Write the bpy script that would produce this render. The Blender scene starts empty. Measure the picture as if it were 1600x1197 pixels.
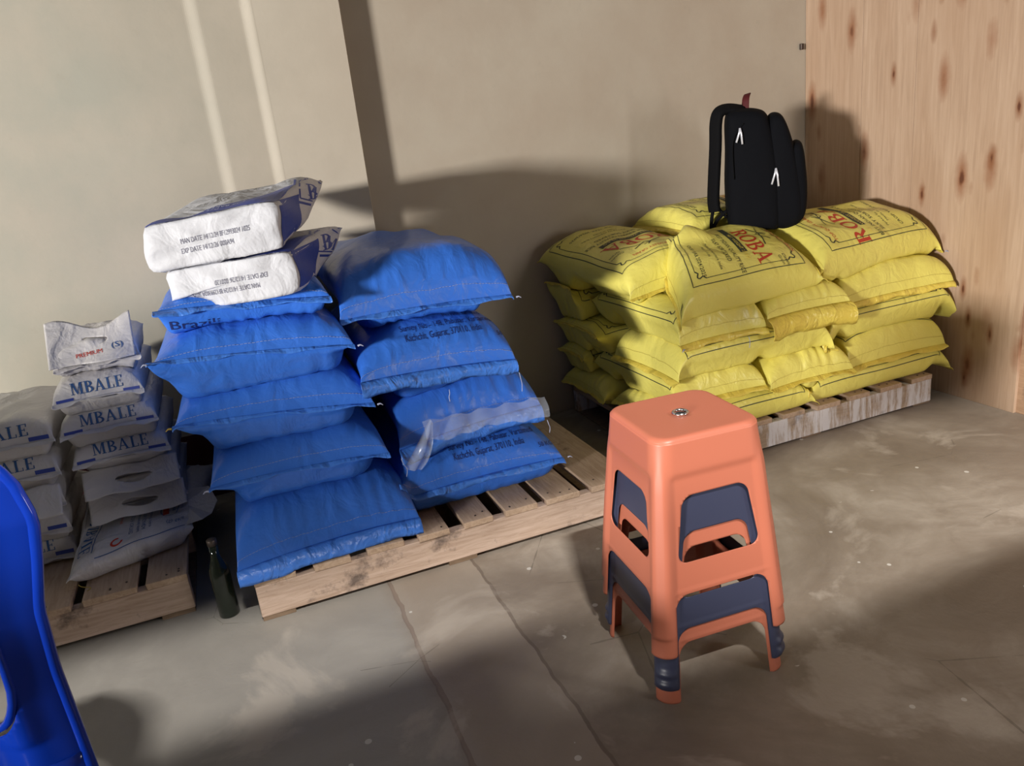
import bpy, bmesh, math, random
import numpy as np
from mathutils import Vector, Matrix
from mathutils.bvhtree import BVHTree
PI = math.pi
random.seed(7)
SC = bpy.context.scene
C = SC.collection

# ------------------------------------------------------------------ camera
H = 1.2
F_PX, PITCH, ROLL, YAW = 1200.0, math.radians(17.7), math.atan(.117), math.radians(19.5)
fw = Vector((math.sin(YAW)*math.cos(PITCH), math.cos(YAW)*math.cos(PITCH), -math.sin(PITCH)))
r0 = Vector((math.cos(YAW), -math.sin(YAW), 0))
dn0 = -(r0.cross(fw))
right = r0*math.cos(ROLL) + dn0*math.sin(ROLL)
down = dn0*math.cos(ROLL) - r0*math.sin(ROLL)
cam_d = bpy.data.cameras.new('camera')
cam = bpy.data.objects.new('camera', cam_d); C.objects.link(cam)
m3 = Matrix((right, -down, -fw)).transposed()
cam.matrix_world = Matrix.Translation((0, 0, H)) @ m3.to_4x4()
cam_d.sensor_width = 36; cam_d.lens = 36*F_PX/1600; cam_d.clip_start = .02
SC.camera = cam

# ------------------------------------------------------------------ light
world = bpy.data.worlds.new('world'); SC.world = world; world.use_nodes = True
bgn = world.node_tree.nodes['Background']
bgn.inputs[0].default_value = (.86, .93, 1.0, 1); bgn.inputs[1].default_value = .075

def area(name, loc, target, sx, sy, power, col):
    d = bpy.data.lights.new(name, 'AREA'); d.shape = 'RECTANGLE'; d.size = sx; d.size_y = sy
    d.energy = power; d.color = col
    o = bpy.data.objects.new(name, d); C.objects.link(o); o.location = loc
    o.rotation_euler = (Vector(target)-Vector(loc)).to_track_quat('-Z', 'Y').to_euler()
    return o
area('doorway_daylight', (-7.5, -2.4, 1.66), (.8, 2.6, .9), 1.0, .62, 1260, (1.0, .955, .90))
area('window_daylight', (.15, -2.6, 5.22), (.6, 2.0, .0), .45, .06, 540, (1.0, .96, .91))
area('side_daylight', (2.35, -.6, 1.0), (1.5, 2.0, .45), .25, .9, 15, (1.0, .97, .95))
SC.view_settings.view_transform = 'Standard'; SC.view_settings.look = 'None'
SC.view_settings.exposure = 0.0; SC.view_settings.gamma = 1.0
SC.view_settings.use_curve_mapping = False

# ------------------------------------------------------------------ helpers
def link(o, parent=None):
    C.objects.link(o)
    if parent is not None: o.parent = parent
    return o
def obj_from(name, verts, faces, mat=None, parent=None, smooth=True):
    me = bpy.data.meshes.new(name)
    me.from_pydata([tuple(v) for v in verts], [], faces); me.update()
    if smooth: me.polygons.foreach_set('use_smooth', [True]*len(me.polygons))
    if mat: me.materials.append(mat)
    return link(bpy.data.objects.new(name, me), parent)
def bm_obj(name, bm, mat=None, parent=None, smooth=False):
    me = bpy.data.meshes.new(name); bm.to_mesh(me); bm.free()
    if smooth: me.polygons.foreach_set('use_smooth', [True]*len(me.polygons))
    if mat: me.materials.append(mat)
    return link(bpy.data.objects.new(name, me), parent)
def thing(name, label, cat, loc=(0, 0, 0), group=None):
    o = bpy.data.objects.new(name, None); o.empty_display_size = .05
    C.objects.link(o); o.location = loc
    o['label'] = label; o['category'] = cat
    if group: o['group'] = group
    return o
def shift(o, root):           # geometry was made in world space: keep it there under the root
    o.parent = root
    o.matrix_parent_inverse = Matrix.Identity(4)
    o.data.transform(Matrix.Translation(-Vector(root.location)))
    return o
def add_box(bm, x0, x1, y0, y1, z0, z1, bev=0, jit=0):
    vs = []
    for x, y, z in [(x0,y0,z0),(x1,y0,z0),(x1,y1,z0),(x0,y1,z0),(x0,y0,z1),(x1,y0,z1),(x1,y1,z1),(x0,y1,z1)]:
        vs.append(bm.verts.new((x+random.uniform(-jit,jit), y+random.uniform(-jit,jit), z+random.uniform(-jit,jit)*.4)))
    fs = [bm.faces.new([vs[i] for i in f]) for f in ((0,3,2,1),(4,5,6,7),(0,1,5,4),(1,2,6,5),(2,3,7,6),(3,0,4,7))]
    if bev:
        es = list({e for f in fs for e in f.edges})
        bmesh.ops.bevel(bm, geom=es, offset=bev, segments=1, affect='EDGES')
def tube(name, pts, r, mat, parent=None, n=8, closed=False, flat=None, up=Vector((0,0,1))):
    """tube / flat strap along pts. r radius or list; flat=(half_width, half_thick)"""
    P = [Vector(p) for p in pts]; N = len(P); V = []; Fc = []
    prev = None
    for i, p in enumerate(P):
        a = P[(i-1) % N] if (closed or i > 0) else P[i]; b = P[(i+1) % N] if (closed or i < N-1) else P[i]
        t = (b-a).normalized()
        if prev is None:
            s = t.cross(up)
            if s.length < 1e-3: s = t.cross(Vector((1, 0, 0)))
            s.normalize()
        else:
            s = (prev - t*prev.dot(t)).normalized()
        prev = s; q = s.cross(t)
        rr = r[i] if isinstance(r, (list, tuple)) else r
        for k in range(n):
            ang = 2*PI*k/n
            if flat:
                ca, sa = math.cos(ang), math.sin(ang)
                V.append(p + s*flat[0]*math.copysign(abs(ca)**.5, ca) + q*flat[1]*math.copysign(abs(sa)**.5, sa))
            else: V.append(p + s*rr*math.cos(ang) + q*rr*math.sin(ang))
    for i in range(N if closed else N-1):
        for k in range(n):
            a = i*n+k; b = i*n+(k+1) % n; j = (i+1) % N
            Fc.append((a, b, j*n+(k+1) % n, j*n+k))
    if not closed:
        Fc.append(tuple(range(n))[::-1]); Fc.append(tuple((N-1)*n+k for k in range(n)))
    return obj_from(name, V, Fc, mat, parent)
def catmull(pts, k=6, closed=False):
    P = [Vector(p) for p in pts]; out = []; N = len(P)
    rng = range(N if closed else N-1)
    for i in rng:
        if closed: p0, p1, p2, p3 = P[i-1], P[i], P[(i+1) % N], P[(i+2) % N]
        else: p0, p1, p2, p3 = P[max(i-1, 0)], P[i], P[i+1], P[min(i+2, N-1)]
        for j in range(k):
            t = j/k
            out.append(.5*((2*p1)+(p2-p0)*t+(2*p0-5*p1+4*p2-p3)*t*t+(3*p1-p0-3*p2+p3)*t**3))
    if not closed: out.append(P[-1])
    return out

# ------------------------------------------------------------------ materials
class NT:
    def __init__(s, name, rough=.6, col=(.5,.5,.5), metal=0, spec=.5):
        s.m = bpy.data.materials.new(name); s.m.use_nodes = True
        s.t = s.m.node_tree; s.b = s.t.nodes['Principled BSDF']
        s.b.inputs['Roughness'].default_value = rough; s.b.inputs['Base Color'].default_value = (*col, 1)
        s.b.inputs['Metallic'].default_value = metal
        s.b.inputs['Specular IOR Level'].default_value = spec
        s.co = s.t.nodes.new('ShaderNodeTexCoord'); s.bump = None
    def n(s, k, **kw):
        o = s.t.nodes.new(k)
        for a, b in kw.items(): setattr(o, a, b)
        return o
    def l(s, a, b): s.t.links.new(a, b)
    def mapping(s, scale=(1,1,1), rot=(0,0,0), src='Object'):
        mp = s.n('ShaderNodeMapping'); mp.inputs['Scale'].default_value = scale; mp.inputs['Rotation'].default_value = rot
        s.l(s.co.outputs[src], mp.inputs[0]); return mp.outputs[0]
    def noise(s, scale, detail=4, rough=.5, vec=None, dist=0):
        o = s.n('ShaderNodeTexNoise'); o.inputs['Scale'].default_value = scale; o.inputs['Detail'].default_value = detail
        o.inputs['Roughness'].default_value = rough; o.inputs['Distortion'].default_value = dist
        s.l(vec if vec is not None else s.co.outputs['Object'], o.inputs['Vector']); return o.outputs['Fac']
    def ramp(s, fac, stops):
        o = s.n('ShaderNodeValToRGB'); e = o.color_ramp.elements
        while len(e) < len(stops): e.new(.5)
        for i, (p, c) in enumerate(stops):
            e[i].position = p; e[i].color = (*c, 1) if len(c) == 3 else c
        s.l(fac, o.inputs[0]); return o.outputs[0]
    def mix(s, fac, a, b, mode='MIX'):
        o = s.n('ShaderNodeMix', data_type='RGBA', blend_type=mode)
        for v, i in ((fac, 0), (a, 6), (b, 7)):
            if isinstance(v, (int, float)): o.inputs[i].default_value = v
            elif isinstance(v, tuple): o.inputs[i].default_value = (*v, 1)
            else: s.l(v, o.inputs[i])
        return o.outputs[2]
    def math(s, op, a, b=0.0):
        o = s.n('ShaderNodeMath', operation=op)
        for v, i in ((a, 0), (b, 1)):
            if isinstance(v, (int, float)): o.inputs[i].default_value = v
            else: s.l(v, o.inputs[i])
        return o.outputs[0]
    def color(s, v): s.l(v, s.b.inputs['Base Color'])
    def add_bump(s, h, strength=.3, dist=.01):
        o = s.n('ShaderNodeBump'); o.inputs['Strength'].default_value = strength; o.inputs['Distance'].default_value = dist
        s.l(h, o.inputs['Height'])
        if s.bump is not None: s.l(s.bump, o.inputs['Normal'])
        s.bump = o.outputs[0]; s.l(s.bump, s.b.inputs['Normal'])

def solid(name, col, rough=.5, metal=0, spec=.5, bump=None):
    w = NT(name, rough, col, metal, spec)
    if bump: w.add_bump(w.noise(bump[0], 3), bump[1], bump[2])
    return w.m
def sack_mat(name, c1, c2, rough, wr=.35, weave=True, spec=.5):
    w = NT(name, rough, c1, 0, spec)
    w.color(w.mix(w.noise(5, 4), c1, c2))
    w.add_bump(w.noise(11, 3, .5, w.mapping((1.3, 1, 1)), .8), wr, .02)
    w.add_bump(w.noise(45, 3, .55, None, .6), wr*.6, .005)
    if weave: w.add_bump(w.noise(420, 1), .10, .001)
    return w.m
M = {}
M['blue'] = sack_mat('blue_woven_plastic', (.042, .185, .72), (.034, .15, .63), .34)
M['blue_hem'] = sack_mat('blue_hem_plastic', (.075, .24, .76), (.04, .17, .65), .33, .9)
M['yellow'] = sack_mat('yellow_woven_plastic', (.86, .79, .20), (.78, .68, .13), .31)
M['yellow_hem'] = sack_mat('yellow_hem_plastic', (.78, .58, .07), (.80, .68, .15), .28, .9)
M['white_poly'] = sack_mat('white_film_plastic', (.64, .62, .62), (.55, .53, .54), .38, .6, False)
M['paper'] = sack_mat('white_sack_paper', (.64, .65, .69), (.56, .57, .61), .62, .55, False, .3)
M['thread'] = solid('pale_thread', (.42, .46, .62), .8)
M['ythread'] = solid('ochre_thread', (.45, .33, .05), .8)
M['ink_navy'] = solid('navy_ink', (.010, .022, .13), .55)
M['ink_black'] = solid('black_ink', (.035, .045, .03), .55)
M['ink_red'] = solid('red_ink', (.55, .045, .02), .5)
M['ink_dot'] = solid('grey_dot_ink', (.16, .16, .22), .7)
M['ink_blue'] = solid('print_blue', (.035, .065, .33), .5)
M['ink_mb'] = solid('letter_blue', (.03, .10, .28), .55)
M['ink_pale'] = solid('pale_lettering', (.55, .58, .68), .6)
M['ink_grey'] = solid('grey_lettering', (.20, .19, .18), .6)
w = NT('clear_liner_film', .18, (.75, .82, .95)); w.b.inputs['Alpha'].default_value = .26; M['film'] = w.m

def wood_mat(name, light, dark, stain=(.05,.04,.04), axis='y', white=None, st=(.60,.72)):
    w = NT(name, .72, light, 0, .25)
    sc = {'y': (9, 1, 9), 'x': (1, 9, 9)}[axis]
    g = w.noise(7, 6, .6, w.mapping(sc), 1.2)
    base = w.ramp(g, [(.3, dark), (.62, light)])
    if white:
        base = w.mix(w.ramp(w.noise(7, 5, .7, w.mapping((4, 1, .6))), [(.40, (0,0,0)), (.55, (1,1,1))]), base, white)
    sm = w.ramp(w.noise(6, 7, .72), [(st[0], (0,0,0)), (st[1], (1,1,1))])
    w.color(w.mix(w.math('MULTIPLY', sm, .75), base, stain))
    w.add_bump(g, .35, .004); return w.m
M['pal_slat'] = wood_mat('pallet_slat_wood', (.54, .40, .29), (.40, .28, .19))
M['pal_board'] = wood_mat('pallet_stringer_wood', (.58, .44, .35), (.42, .30, .22), axis='x', st=(.55,.68))
M['pal_dark'] = wood_mat('pallet_bottom_wood', (.26, .18, .12), (.16, .11, .07), axis='x')
M['pal_white'] = wood_mat('whitewashed_pallet_wood', (.45, .34, .25), (.33, .25, .18), (.10,.09,.11), 'x', (.72, .70, .72), (.58,.72))
M['nail'] = solid('nail_steel', (.10, .08, .07), .5, .8)

# painted plaster, beige over a maroon skirting band
w = NT('beige_wall_paint', .62, (.5,.45,.36), 0, .35)
sx = w.n('ShaderNodeSeparateXYZ'); w.l(w.co.outputs['Object'], sx.inputs[0])
g = w.ramp(w.math('ADD', w.math('MULTIPLY', sx.outputs[0], .28), w.math('MULTIPLY', w.noise(1.3, 3), .25)), [(.0, (.40, .39, .325)), (.35, (.43, .365, .29))])
c = w.mix(w.ramp(w.noise(3.2, 6, .62), [(.35, (0,0,0)), (.75, (1,1,1))]), g, (.48, .43, .35))
c = w.mix(w.ramp(w.noise(14, 5, .7), [(.62, (0,0,0)), (.8, (.5,.5,.5))]), c, (.37, .33, .265))
w.color(c)
w.add_bump(w.noise(2.2, 3), .25, .03); w.add_bump(w.noise(60, 4), .12, .003)
M['wall'] = w.m
M['maroon'] = solid('maroon_paint', (.075, .012, .016), .45, 0, .5, (30, .2, .003))

# concrete
w = NT('worn_concrete', .58, (.3,.27,.24), 0, .4)
n1 = w.noise(1.6, 7, .62, None, .8); n2 = w.noise(6.5, 8, .68, None, .5); n3 = w.noise(.7, 4, .5)
c = w.ramp(n1, [(.30, (.145, .112, .085)), (.50, (.25, .21, .168)), (.68, (.38, .335, .28))])
c = w.mix(w.ramp(n2, [(.35, (.6,.6,.6)), (.65, (0,0,0))]), c, (.17, .135, .105))
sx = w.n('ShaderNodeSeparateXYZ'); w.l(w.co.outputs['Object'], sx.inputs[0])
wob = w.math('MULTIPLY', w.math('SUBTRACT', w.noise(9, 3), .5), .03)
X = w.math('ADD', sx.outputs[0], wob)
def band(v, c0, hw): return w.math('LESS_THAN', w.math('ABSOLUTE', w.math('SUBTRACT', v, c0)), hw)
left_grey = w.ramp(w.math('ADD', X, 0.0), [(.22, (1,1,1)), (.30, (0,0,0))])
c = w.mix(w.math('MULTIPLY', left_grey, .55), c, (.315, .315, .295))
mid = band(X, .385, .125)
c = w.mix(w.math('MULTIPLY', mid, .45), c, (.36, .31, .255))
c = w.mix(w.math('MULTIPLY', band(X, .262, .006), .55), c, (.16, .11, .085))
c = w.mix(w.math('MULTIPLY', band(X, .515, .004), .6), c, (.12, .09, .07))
pale = w.ramp(w.noise(2.3, 6, .6, w.mapping((1, 1, 1), (0, 0, .4)), .6), [(.57, (0,0,0)), (.63, (1,1,1))])
c = w.mix(w.math('MULTIPLY', pale, .45), c, (.46, .41, .35))
vor = w.n('ShaderNodeTexVoronoi'); vor.inputs['Scale'].default_value = 11; w.l(w.mapping((1, 1, 1)), vor.inputs['Vector'])
spk = w.math('MULTIPLY', w.math('LESS_THAN', vor.outputs['Distance'], .085), w.math('GREATER_THAN', w.noise(5, 3), .50))
c = w.mix(w.math('MULTIPLY', spk, .8), c, (.58, .56, .52))
vor2 = w.n('ShaderNodeTexVoronoi', feature='DISTANCE_TO_EDGE'); vor2.inputs['Scale'].default_value = 2.1; w.l(w.mapping((1, 1.2, 1), (0,0,.5)), vor2.inputs['Vector'])
crk = w.math('MULTIPLY', w.math('LESS_THAN', w.math('ADD', vor2.outputs['Distance'], w.math('MULTIPLY', w.noise(20, 4), .012)), .0085), w.math('GREATER_THAN', w.noise(1.7, 2), .56))
c = w.mix(w.math('MULTIPLY', crk, .45), c, (.08, .065, .05))
w.color(c)
w.l(w.ramp(n2, [(.3, (.45,.45,.45)), (.7, (.68,.68,.68))]), w.b.inputs['Roughness'])
w.add_bump(n2, .25, .01); w.add_bump(w.noise(90, 3), .15, .002)
M['floor'] = w.m

# plywood with elongated knots
w = NT('knotty_plywood', .5, (.5,.3,.2), 0, .35)
g = w.noise(5, 6, .6, w.mapping((1, 14, .8)), .6)
base = w.ramp(g, [(.28, (.40, .275, .19)), (.5, (.475, .335, .235)), (.72, (.53, .385, .28))])
base = w.mix(w.ramp(w.noise(2.2, 4, .5, w.mapping((1, 3, .7))), [(.4, (0,0,0)), (.7, (.6,.6,.6))]), base, (.39, .25, .16))
def knots(scale, thr, rot, k):
    v = w.n('ShaderNodeTexVoronoi'); v.inputs['Scale'].default_value = scale; v.inputs['Randomness'].default_value = .85
    mp = w.mapping((.02, 1.0, .33), (rot, 0, 0)); 
    ad = w.n('ShaderNodeVectorMath', operation='ADD'); w.l(mp, ad.inputs[0]); ad.inputs[1].default_value = (k, k*.7, k*1.3)
    w.l(ad.outputs[0], v.inputs['Vector'])
    dd = w.math('ADD', v.outputs['Distance'], w.math('MULTIPLY', w.math('SUBTRACT', w.noise(30, 3), .5), .10))
    return dd
for sc_, col, thr, k in ((8.0, (.25, .095, .04), .16, 3.1), (12.0, (.22, .085, .035), .13, 9.7)):
    dd = knots(sc_, thr, 0, k)
    base = w.mix(w.ramp(dd, [(thr*.3, (.95,.95,.95)), (thr, (.45,.45,.45)), (thr*1.7, (0,0,0))]), base, col)
    base = w.mix(w.ramp(dd, [(thr*.25, (.85,.85,.85)), (thr*.6, (0,0,0))]), base, (.10, .035, .02))
w.color(base); w.add_bump(g, .15, .003)
M['ply'] = w.m
M['ply2'] = wood_mat('brown_plywood', (.42, .27, .17), (.33, .20, .12))

def plastic(name, col, rough=.35, sub=.0):
    w = NT(name, rough, col); w.add_bump(w.noise(500, 2), .05, .0006); return w.m
M['orange'] = plastic('orange_plastic', (.43, .13, .076), .42)
M['navy'] = plastic('navy_plastic', (.035, .040, .075), .38)
M['chair'] = plastic('glossy_blue_plastic', (.003, .024, .26), .13)
M['chrome'] = solid('chrome', (.75, .75, .76), .18, 1)
M['black_hole'] = solid('painted_hole_shade', (.01, .01, .01), .8)
M['cloth'] = solid('black_nylon', (.0022, .0026, .0045), .85, 0, .15, (300, .25, .001))
M['cloth2'] = solid('black_webbing', (.003, .003, .004), .85, 0, .15, (200, .3, .001))
M['red_cloth'] = solid('dark_red_webbing', (.075, .008, .010), .7, 0, .3, (200, .3, .001))
M['silver'] = solid('reflective_silver', (.75, .77, .85), .3, .3)
w = NT('dark_glass', .08, (.02, .03, .02)); w.b.inputs['Transmission Weight'].default_value = .35; M['glass'] = w.m

# ------------------------------------------------------------------ setting
def struct(name, bm, mat):
    o = bm_obj(name, bm, mat); o['kind'] = 'structure'; return o
bm = bmesh.new(); add_box(bm, -3.6, 2.75, -2.2, 3.16, -.08, 0); struct('floor', bm, M['floor'])
WY, PX_ = 3.008, 2.65
bm = bmesh.new()
def sstep(x0, x1, y0, y1, n=9):
    return [(x0+(x1-x0)*k/n, WY-(y0+(y1-y0)*(.5-.5*math.cos(PI*k/n)))) for k in range(n+1)]
prof = [(-3.6, WY)]+sstep(.060, .112, 0, .014)+sstep(.238, .284, .018, .036)+[(.566, WY-.085), (.569, WY-.080), (.569, WY), (2.72, WY), (2.72, 3.16), (-3.6, 3.16)]
def extrude_prof(bm, prof, z0, z1):
    a = [bm.verts.new((x, y, z0)) for x, y in prof]; b = [bm.verts.new((x, y, z1)) for x, y in prof]
    n = len(prof)
    for i in range(n): bm.faces.new((a[i], a[(i+1) % n], b[(i+1) % n], b[i]))
    bm.faces.new(a[::-1]); bm.faces.new(b)
    bmesh.ops.recalc_face_normals(bm, faces=bm.faces)
extrude_prof(bm, prof, .0, 2.7)
wall = struct('wall_back', bm, M['wall'])
# maroon band stands a coat of paint proud of the plaster
bm = bmesh.new()
pf = [(x, y-.003) for x, y in prof[:-3]]
pr2 = pf + [(x, y-.0002) for x, y in prof[:-3]][::-1]
a = [bm.verts.new((x, y, 0)) for x, y in pr2]; b = [bm.verts.new((x, y, .263)) for x, y in pr2]
n = len(pr2)
for i in range(n): bm.faces.new((a[i], a[(i+1) % n], b[(i+1) % n], b[i]))
for i in range(len(pf)-1): bm.faces.new((b[i], b[i+1], b[n-2-i], b[n-1-i]))
bmesh.ops.recalc_face_normals(bm, faces=bm.faces)
struct('baseboard_back', bm, M['maroon'])

wr = bpy.data.objects.new('wall_right', None); C.objects.link(wr); wr['kind'] = 'structure'
for k, (y0, y1) in enumerate([(2.672, 3.006), (2.402, 2.6705), (1.887, 2.4005)]):
    bm = bmesh.new(); add_box(bm, PX_, PX_+.018, y0, y1, .0, 2.7, .0008)
    bm_obj('plywood_panel', bm, M['ply'], wr)
bm = bmesh.new(); add_box(bm, PX_+.012, PX_+.03, .0, 1.893, .0, 2.7, .001); bm_obj('plywood_panel', bm, M['ply2'], wr)
for zz in (.35, 1.35, 2.3):
    bm = bmesh.new(); add_box(bm, PX_+.031, PX_+.071, .0, 3.0, zz, zz+.05); bm_obj('batten', bm, M['ply2'], wr)
# unseen front wall, its slot and stepped sill shaped to bound the window light
bm = bmesh.new(); add_box(bm, -2.6, .37, -1.12, -1.0, 0, 3.24); add_box(bm, .37, 2.4, -1.12, -1.0, 0, 3.06); add_box(bm, -2.6, 2.4, -1.12, -1.0, 3.575, 5.2)
struct('light_slot_wall', bm, M['wall'])
bm = bmesh.new(); add_box(bm, -2.78, -2.66, -1.0, .34, 0, .77); add_box(bm, -2.78, -2.66, .34, .50, 0, .62); add_box(bm, -2.78, -2.66, .34, .50, .81, .99); add_box(bm, -2.78, -2.66, .50, 1.2, 0, 1.0)  # unseen slabs added to block parts of the doorway light
struct('light_blocker_left', bm, M['wall'])

bm = bmesh.new(); add_box(bm, 2.615, 2.632, WY-.014, WY-.0005, 1.425, 1.45, .002)
o = bm_obj('wall_clip', bm, M['nail']); o['label'] = 'small dark metal clip on the beige wall beside the plywood corner'; o['category'] = 'clip'

# ------------------------------------------------------------------ pallets
def pallet(label, x0, x1, y0, y1, slats, top, mats, bottom_gap=.014, group=None):
    r = thing('wooden_pallet', label, 'pallet', (x0, y0, 0), 'wooden pallets on the floor')
    st = .019
    for (a, b) in slats:
        bm = bmesh.new(); j = .0025
        yy0 = y0+random.uniform(-.006, .004)
        add_box(bm, a, b, yy0, y1+random.uniform(-.01, .01), top-st, top, .0015, j*.5)
        o = bm_obj('slat', bm, mats[0]); shift(o, r)
        for k in range(3):
            bm = bmesh.new()
            bmesh.ops.create_cone(bm, cap_ends=True, segments=7, radius1=.0032, radius2=.003, depth=.002,
                matrix=Matrix.Translation((a+(b-a)*random.choice((.2,.5,.8)), yy0+.02+.012*random.random()+.02*(k % 2), top+.0006)))
            # nail heads stand a hair proud of the slat
            shift(bm_obj('nail', bm, mats[3]), r)
    ym = (y0+y1)/2
    for (ya, yb, mt) in ((y0+.002, y0+.036, mats[1]), (ym-.018, ym+.018, mats[1]), (y1-.036, y1-.002, mats[1])):
        bm = bmesh.new(); add_box(bm, x0, x1, ya, yb, bottom_gap, top-st, .002, .001)
        shift(bm_obj('stringer', bm, mt), r)
    w_ = .09
    for xa in (x0+.002, (x0+x1)/2-w_/2, x1-w_-.002):
        bm = bmesh.new(); add_box(bm, xa, xa+w_, y0+.004, y1-.004, 0, bottom_gap, .001, 0)
        shift(bm_obj('bottom_board', bm, mats[2]), r)
    return r
pm = (M['pal_slat'], M['pal_board'], M['pal_dark'], M['nail'])
pallet('long bare-wood pallet under the two stacks of blue sacks', -.10, 1.08, 2.0, 2.93,
       [(-.10,.012),(.062,.165),(.215,.322),(.365,.459),(.505,.597),(.64,.745),(.775,.888),(.93,1.08)], .127, pm)
pallet('bare-wood pallet under the small white printed bags, at the left edge', -1.12, -.275, 2.165, 2.93,
       [(-.383,-.275),(-.545,-.408),(-.70,-.575),(-.86,-.74),(-1.0,-.89),(-1.12,-1.04)], .127, pm)
pmw = (M['pal_slat'], M['pal_white'], M['pal_dark'], M['nail'])
pallet('pallet with a whitewashed front board under the yellow sacks', 1.335, 2.53, 2.145, 2.97,
       [(1.335,1.45),(1.50,1.60),(1.65,1.75),(1.80,1.90),(1.95,2.06),(2.11,2.21),(2.26,2.37),(2.42,2.53)], .118, pmw, .006)

# ------------------------------------------------------------------ sacks
TREES = []          # [(name, BVH)] everything a sack can lie on
def plane_tree(x0, x1, y0, y1, z):
    return BVHTree.FromPolygons([(x0,y0,z),(x1,y0,z),(x1,y1,z),(x0,y1,z)], [(0,1,2,3)])
TREES.append(plane_tree(-.10, 1.08, 2.0, 2.95, .127))
TREES.append(plane_tree(-1.12, -.275, 2.19, 2.95, .127))
TREES.append(plane_tree(1.335, 2.53, 2.145, 2.98, .118))
def support(x, y, z, lo=-1):
    best = lo
    for t in TREES:
        h = t.ray_cast(Vector((x, y, z)), Vector((0, 0, -1)))
        if h[0] is not None and h[0].z > best: best = h[0].z
    return best
def section(asp, N, p=2.5):
    """closed superellipse of half width 1 / half height asp, uniform in arc length, N points starting at +side going over the top"""
    t = np.linspace(0, 2*PI, 1441)
    x = np.sign(np.cos(t))*np.abs(np.cos(t))**(2/p); z = asp*np.sign(np.sin(t))*np.abs(np.sin(t))**(2/p)
    s = np.concatenate([[0], np.cumsum(np.hypot(np.diff(x), np.diff(z)))])
    q = np.linspace(0, s[-1], N, endpoint=False)
    return np.interp(q, s, x), np.interp(q, s, z)/asp
class Sack: pass
def make_sack(name, label, cat, group, FL, FR, BR, BL, T, mat, hem_mat, seed, thread='thread', pull=.055, ev=7.0, ee=.5,
              N=120, NV=64, wr=.007, gather=.0045, hem=(.035, .035), zc=None, conf=.95, sec_p=2.5, droop=.5, flute=34, stitch=True, tilt=0, tiltv=0):
    """FL,FR: seam corners of end v=-1 (u=-1,+1); BL,BR: corners of end v=+1"""
    rs = np.random.RandomState(seed)
    FL, FR, BR, BL = [np.array(p, float) for p in (FL, FR, BR, BL)]
    W = .5*(np.linalg.norm(FR-FL)+np.linalg.norm(BR-BL)); L = .5*(np.linalg.norm(BL-FL)+np.linalg.norm(BR-FR))
    cs, sn = section(T/W*1.1, N, sec_p)
    vv = np.sin(np.linspace(-PI/2, PI/2, NV)*.93)/math.sin(PI/2*.93)
    E = np.clip(1-np.abs(vv)**ev, 0, 1)**ee
    E[0] = E[-1] = .02
    if zc is None:
        hs = []
        for a in (-.45, 0, .45):
            for b in (-.5, 0, .5):
                p = ((1-b)/2)*((1-a)/2*FL+(1+a)/2*FR) + ((1+b)/2)*((1-a)/2*BL+(1+a)/2*BR)
                hs.append(support(p[0], p[1], max(FL[2], FR[2], BL[2], BR[2])+.04))
        hs = [h for h in hs if h > 0]
        zc = np.percentile(hs, 60)+T/2 if hs else FL[2]
    P = np.zeros((NV, N, 3)); 
    ph = rs.rand(12)*6.28; k1 = rs.randint(2, 5, 6); k2 = rs.randint(1, 4, 6)
    for j, v in enumerate(vv):
        e = E[j]; s = cs*(1-pull*e**.8)
        fr = ((1-s)/2)[:, None]*FL+((1+s)/2)[:, None]*FR; bk = ((1-s)/2)[:, None]*BL+((1+s)/2)[:, None]*BR
        P[j] = (1-v)/2*fr+(1+v)/2*bk
        # ends pulled in towards the middle of the seam
        P[j, :, :] += ((BL+BR-FL-FR)/2*(-.5*.05)*np.sign(v)*abs(v)**6)[None, :]*(1-cs**2)[:, None]*1.0
        ke = min(1, e*1.15)
        P[j, :, 2] = P[j, :, 2]*(1-ke)+(zc-tilt*cs+tiltv*v)*ke
        hgt = T/2*e*sn
        ang = np.arange(N)/N*2*PI
        un = cs
        wv = np.zeros(N)
        for q in range(6):
            wv += np.sin(k1[q]*un*2.2+ph[q]+k2[q]*v*2.6*(1 if q % 2 else -1))*(1/(1+q*.35))
        wv *= wr*e*.42
        # gathers fanning from the seams
        d = (1-abs(v))*L/2
        gt = np.sin(un*flute+ph[6]*3+2.2*np.sin(un*5+ph[7])+(1 if v > 0 else 0)*2)*gather*np.exp(-d/.07)*min(1, d/.012)
        gt *= .5+.5*np.sin(un*4.3+ph[8])*np.sin(un*1.7+ph[9])
        hgt = hgt + np.sign(sn)*(wv+gt)*np.abs(sn)**.5
        P[j, :, 2] += hgt
        # lateral creases on side folds
        P[j, :, 2] += 0
    # corners droop
    # ---- conform to what lies below
    top = sn >= 0
    zmax = zc + T*.35
    S = np.full((NV, N), -1.0)
    for j in range(NV):
        for i in range(N):
            x, y, z = P[j, i]
            S[j, i] = support(x, y, max(zc+T*.15, z-.02 if E[j] > .3 else z+.02))
    Z0 = P[:, :, 2].copy()
    for j in range(NV):
        e = E[j]
        for i in range(N):
            z = P[j, i, 2]; s = S[j, i]
            if s < -.5: continue
            if sn[i] < 0:
                wgt = conf*min(1, e*1.2)*min(1, abs(sn[i])*1.5)
                if s > z: z = s+.0012
                elif z-s < .07: z = z*(1-wgt)+(s+.0012)*wgt
            else:
                floor_ = s+.004+.35*T*e*abs(sn[i])
                if z < floor_: z = floor_
            P[j, i, 2] = z
    D = P[:, :, 2]-Z0
    for _ in range(3):
        D = .25*np.roll(D, 1, 1)+.5*D+.25*np.roll(D, -1, 1)
        D[1:-1] = .25*D[:-2]+.5*D[1:-1]+.25*D[2:]
    P[:, :, 2] = Z0+D
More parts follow.
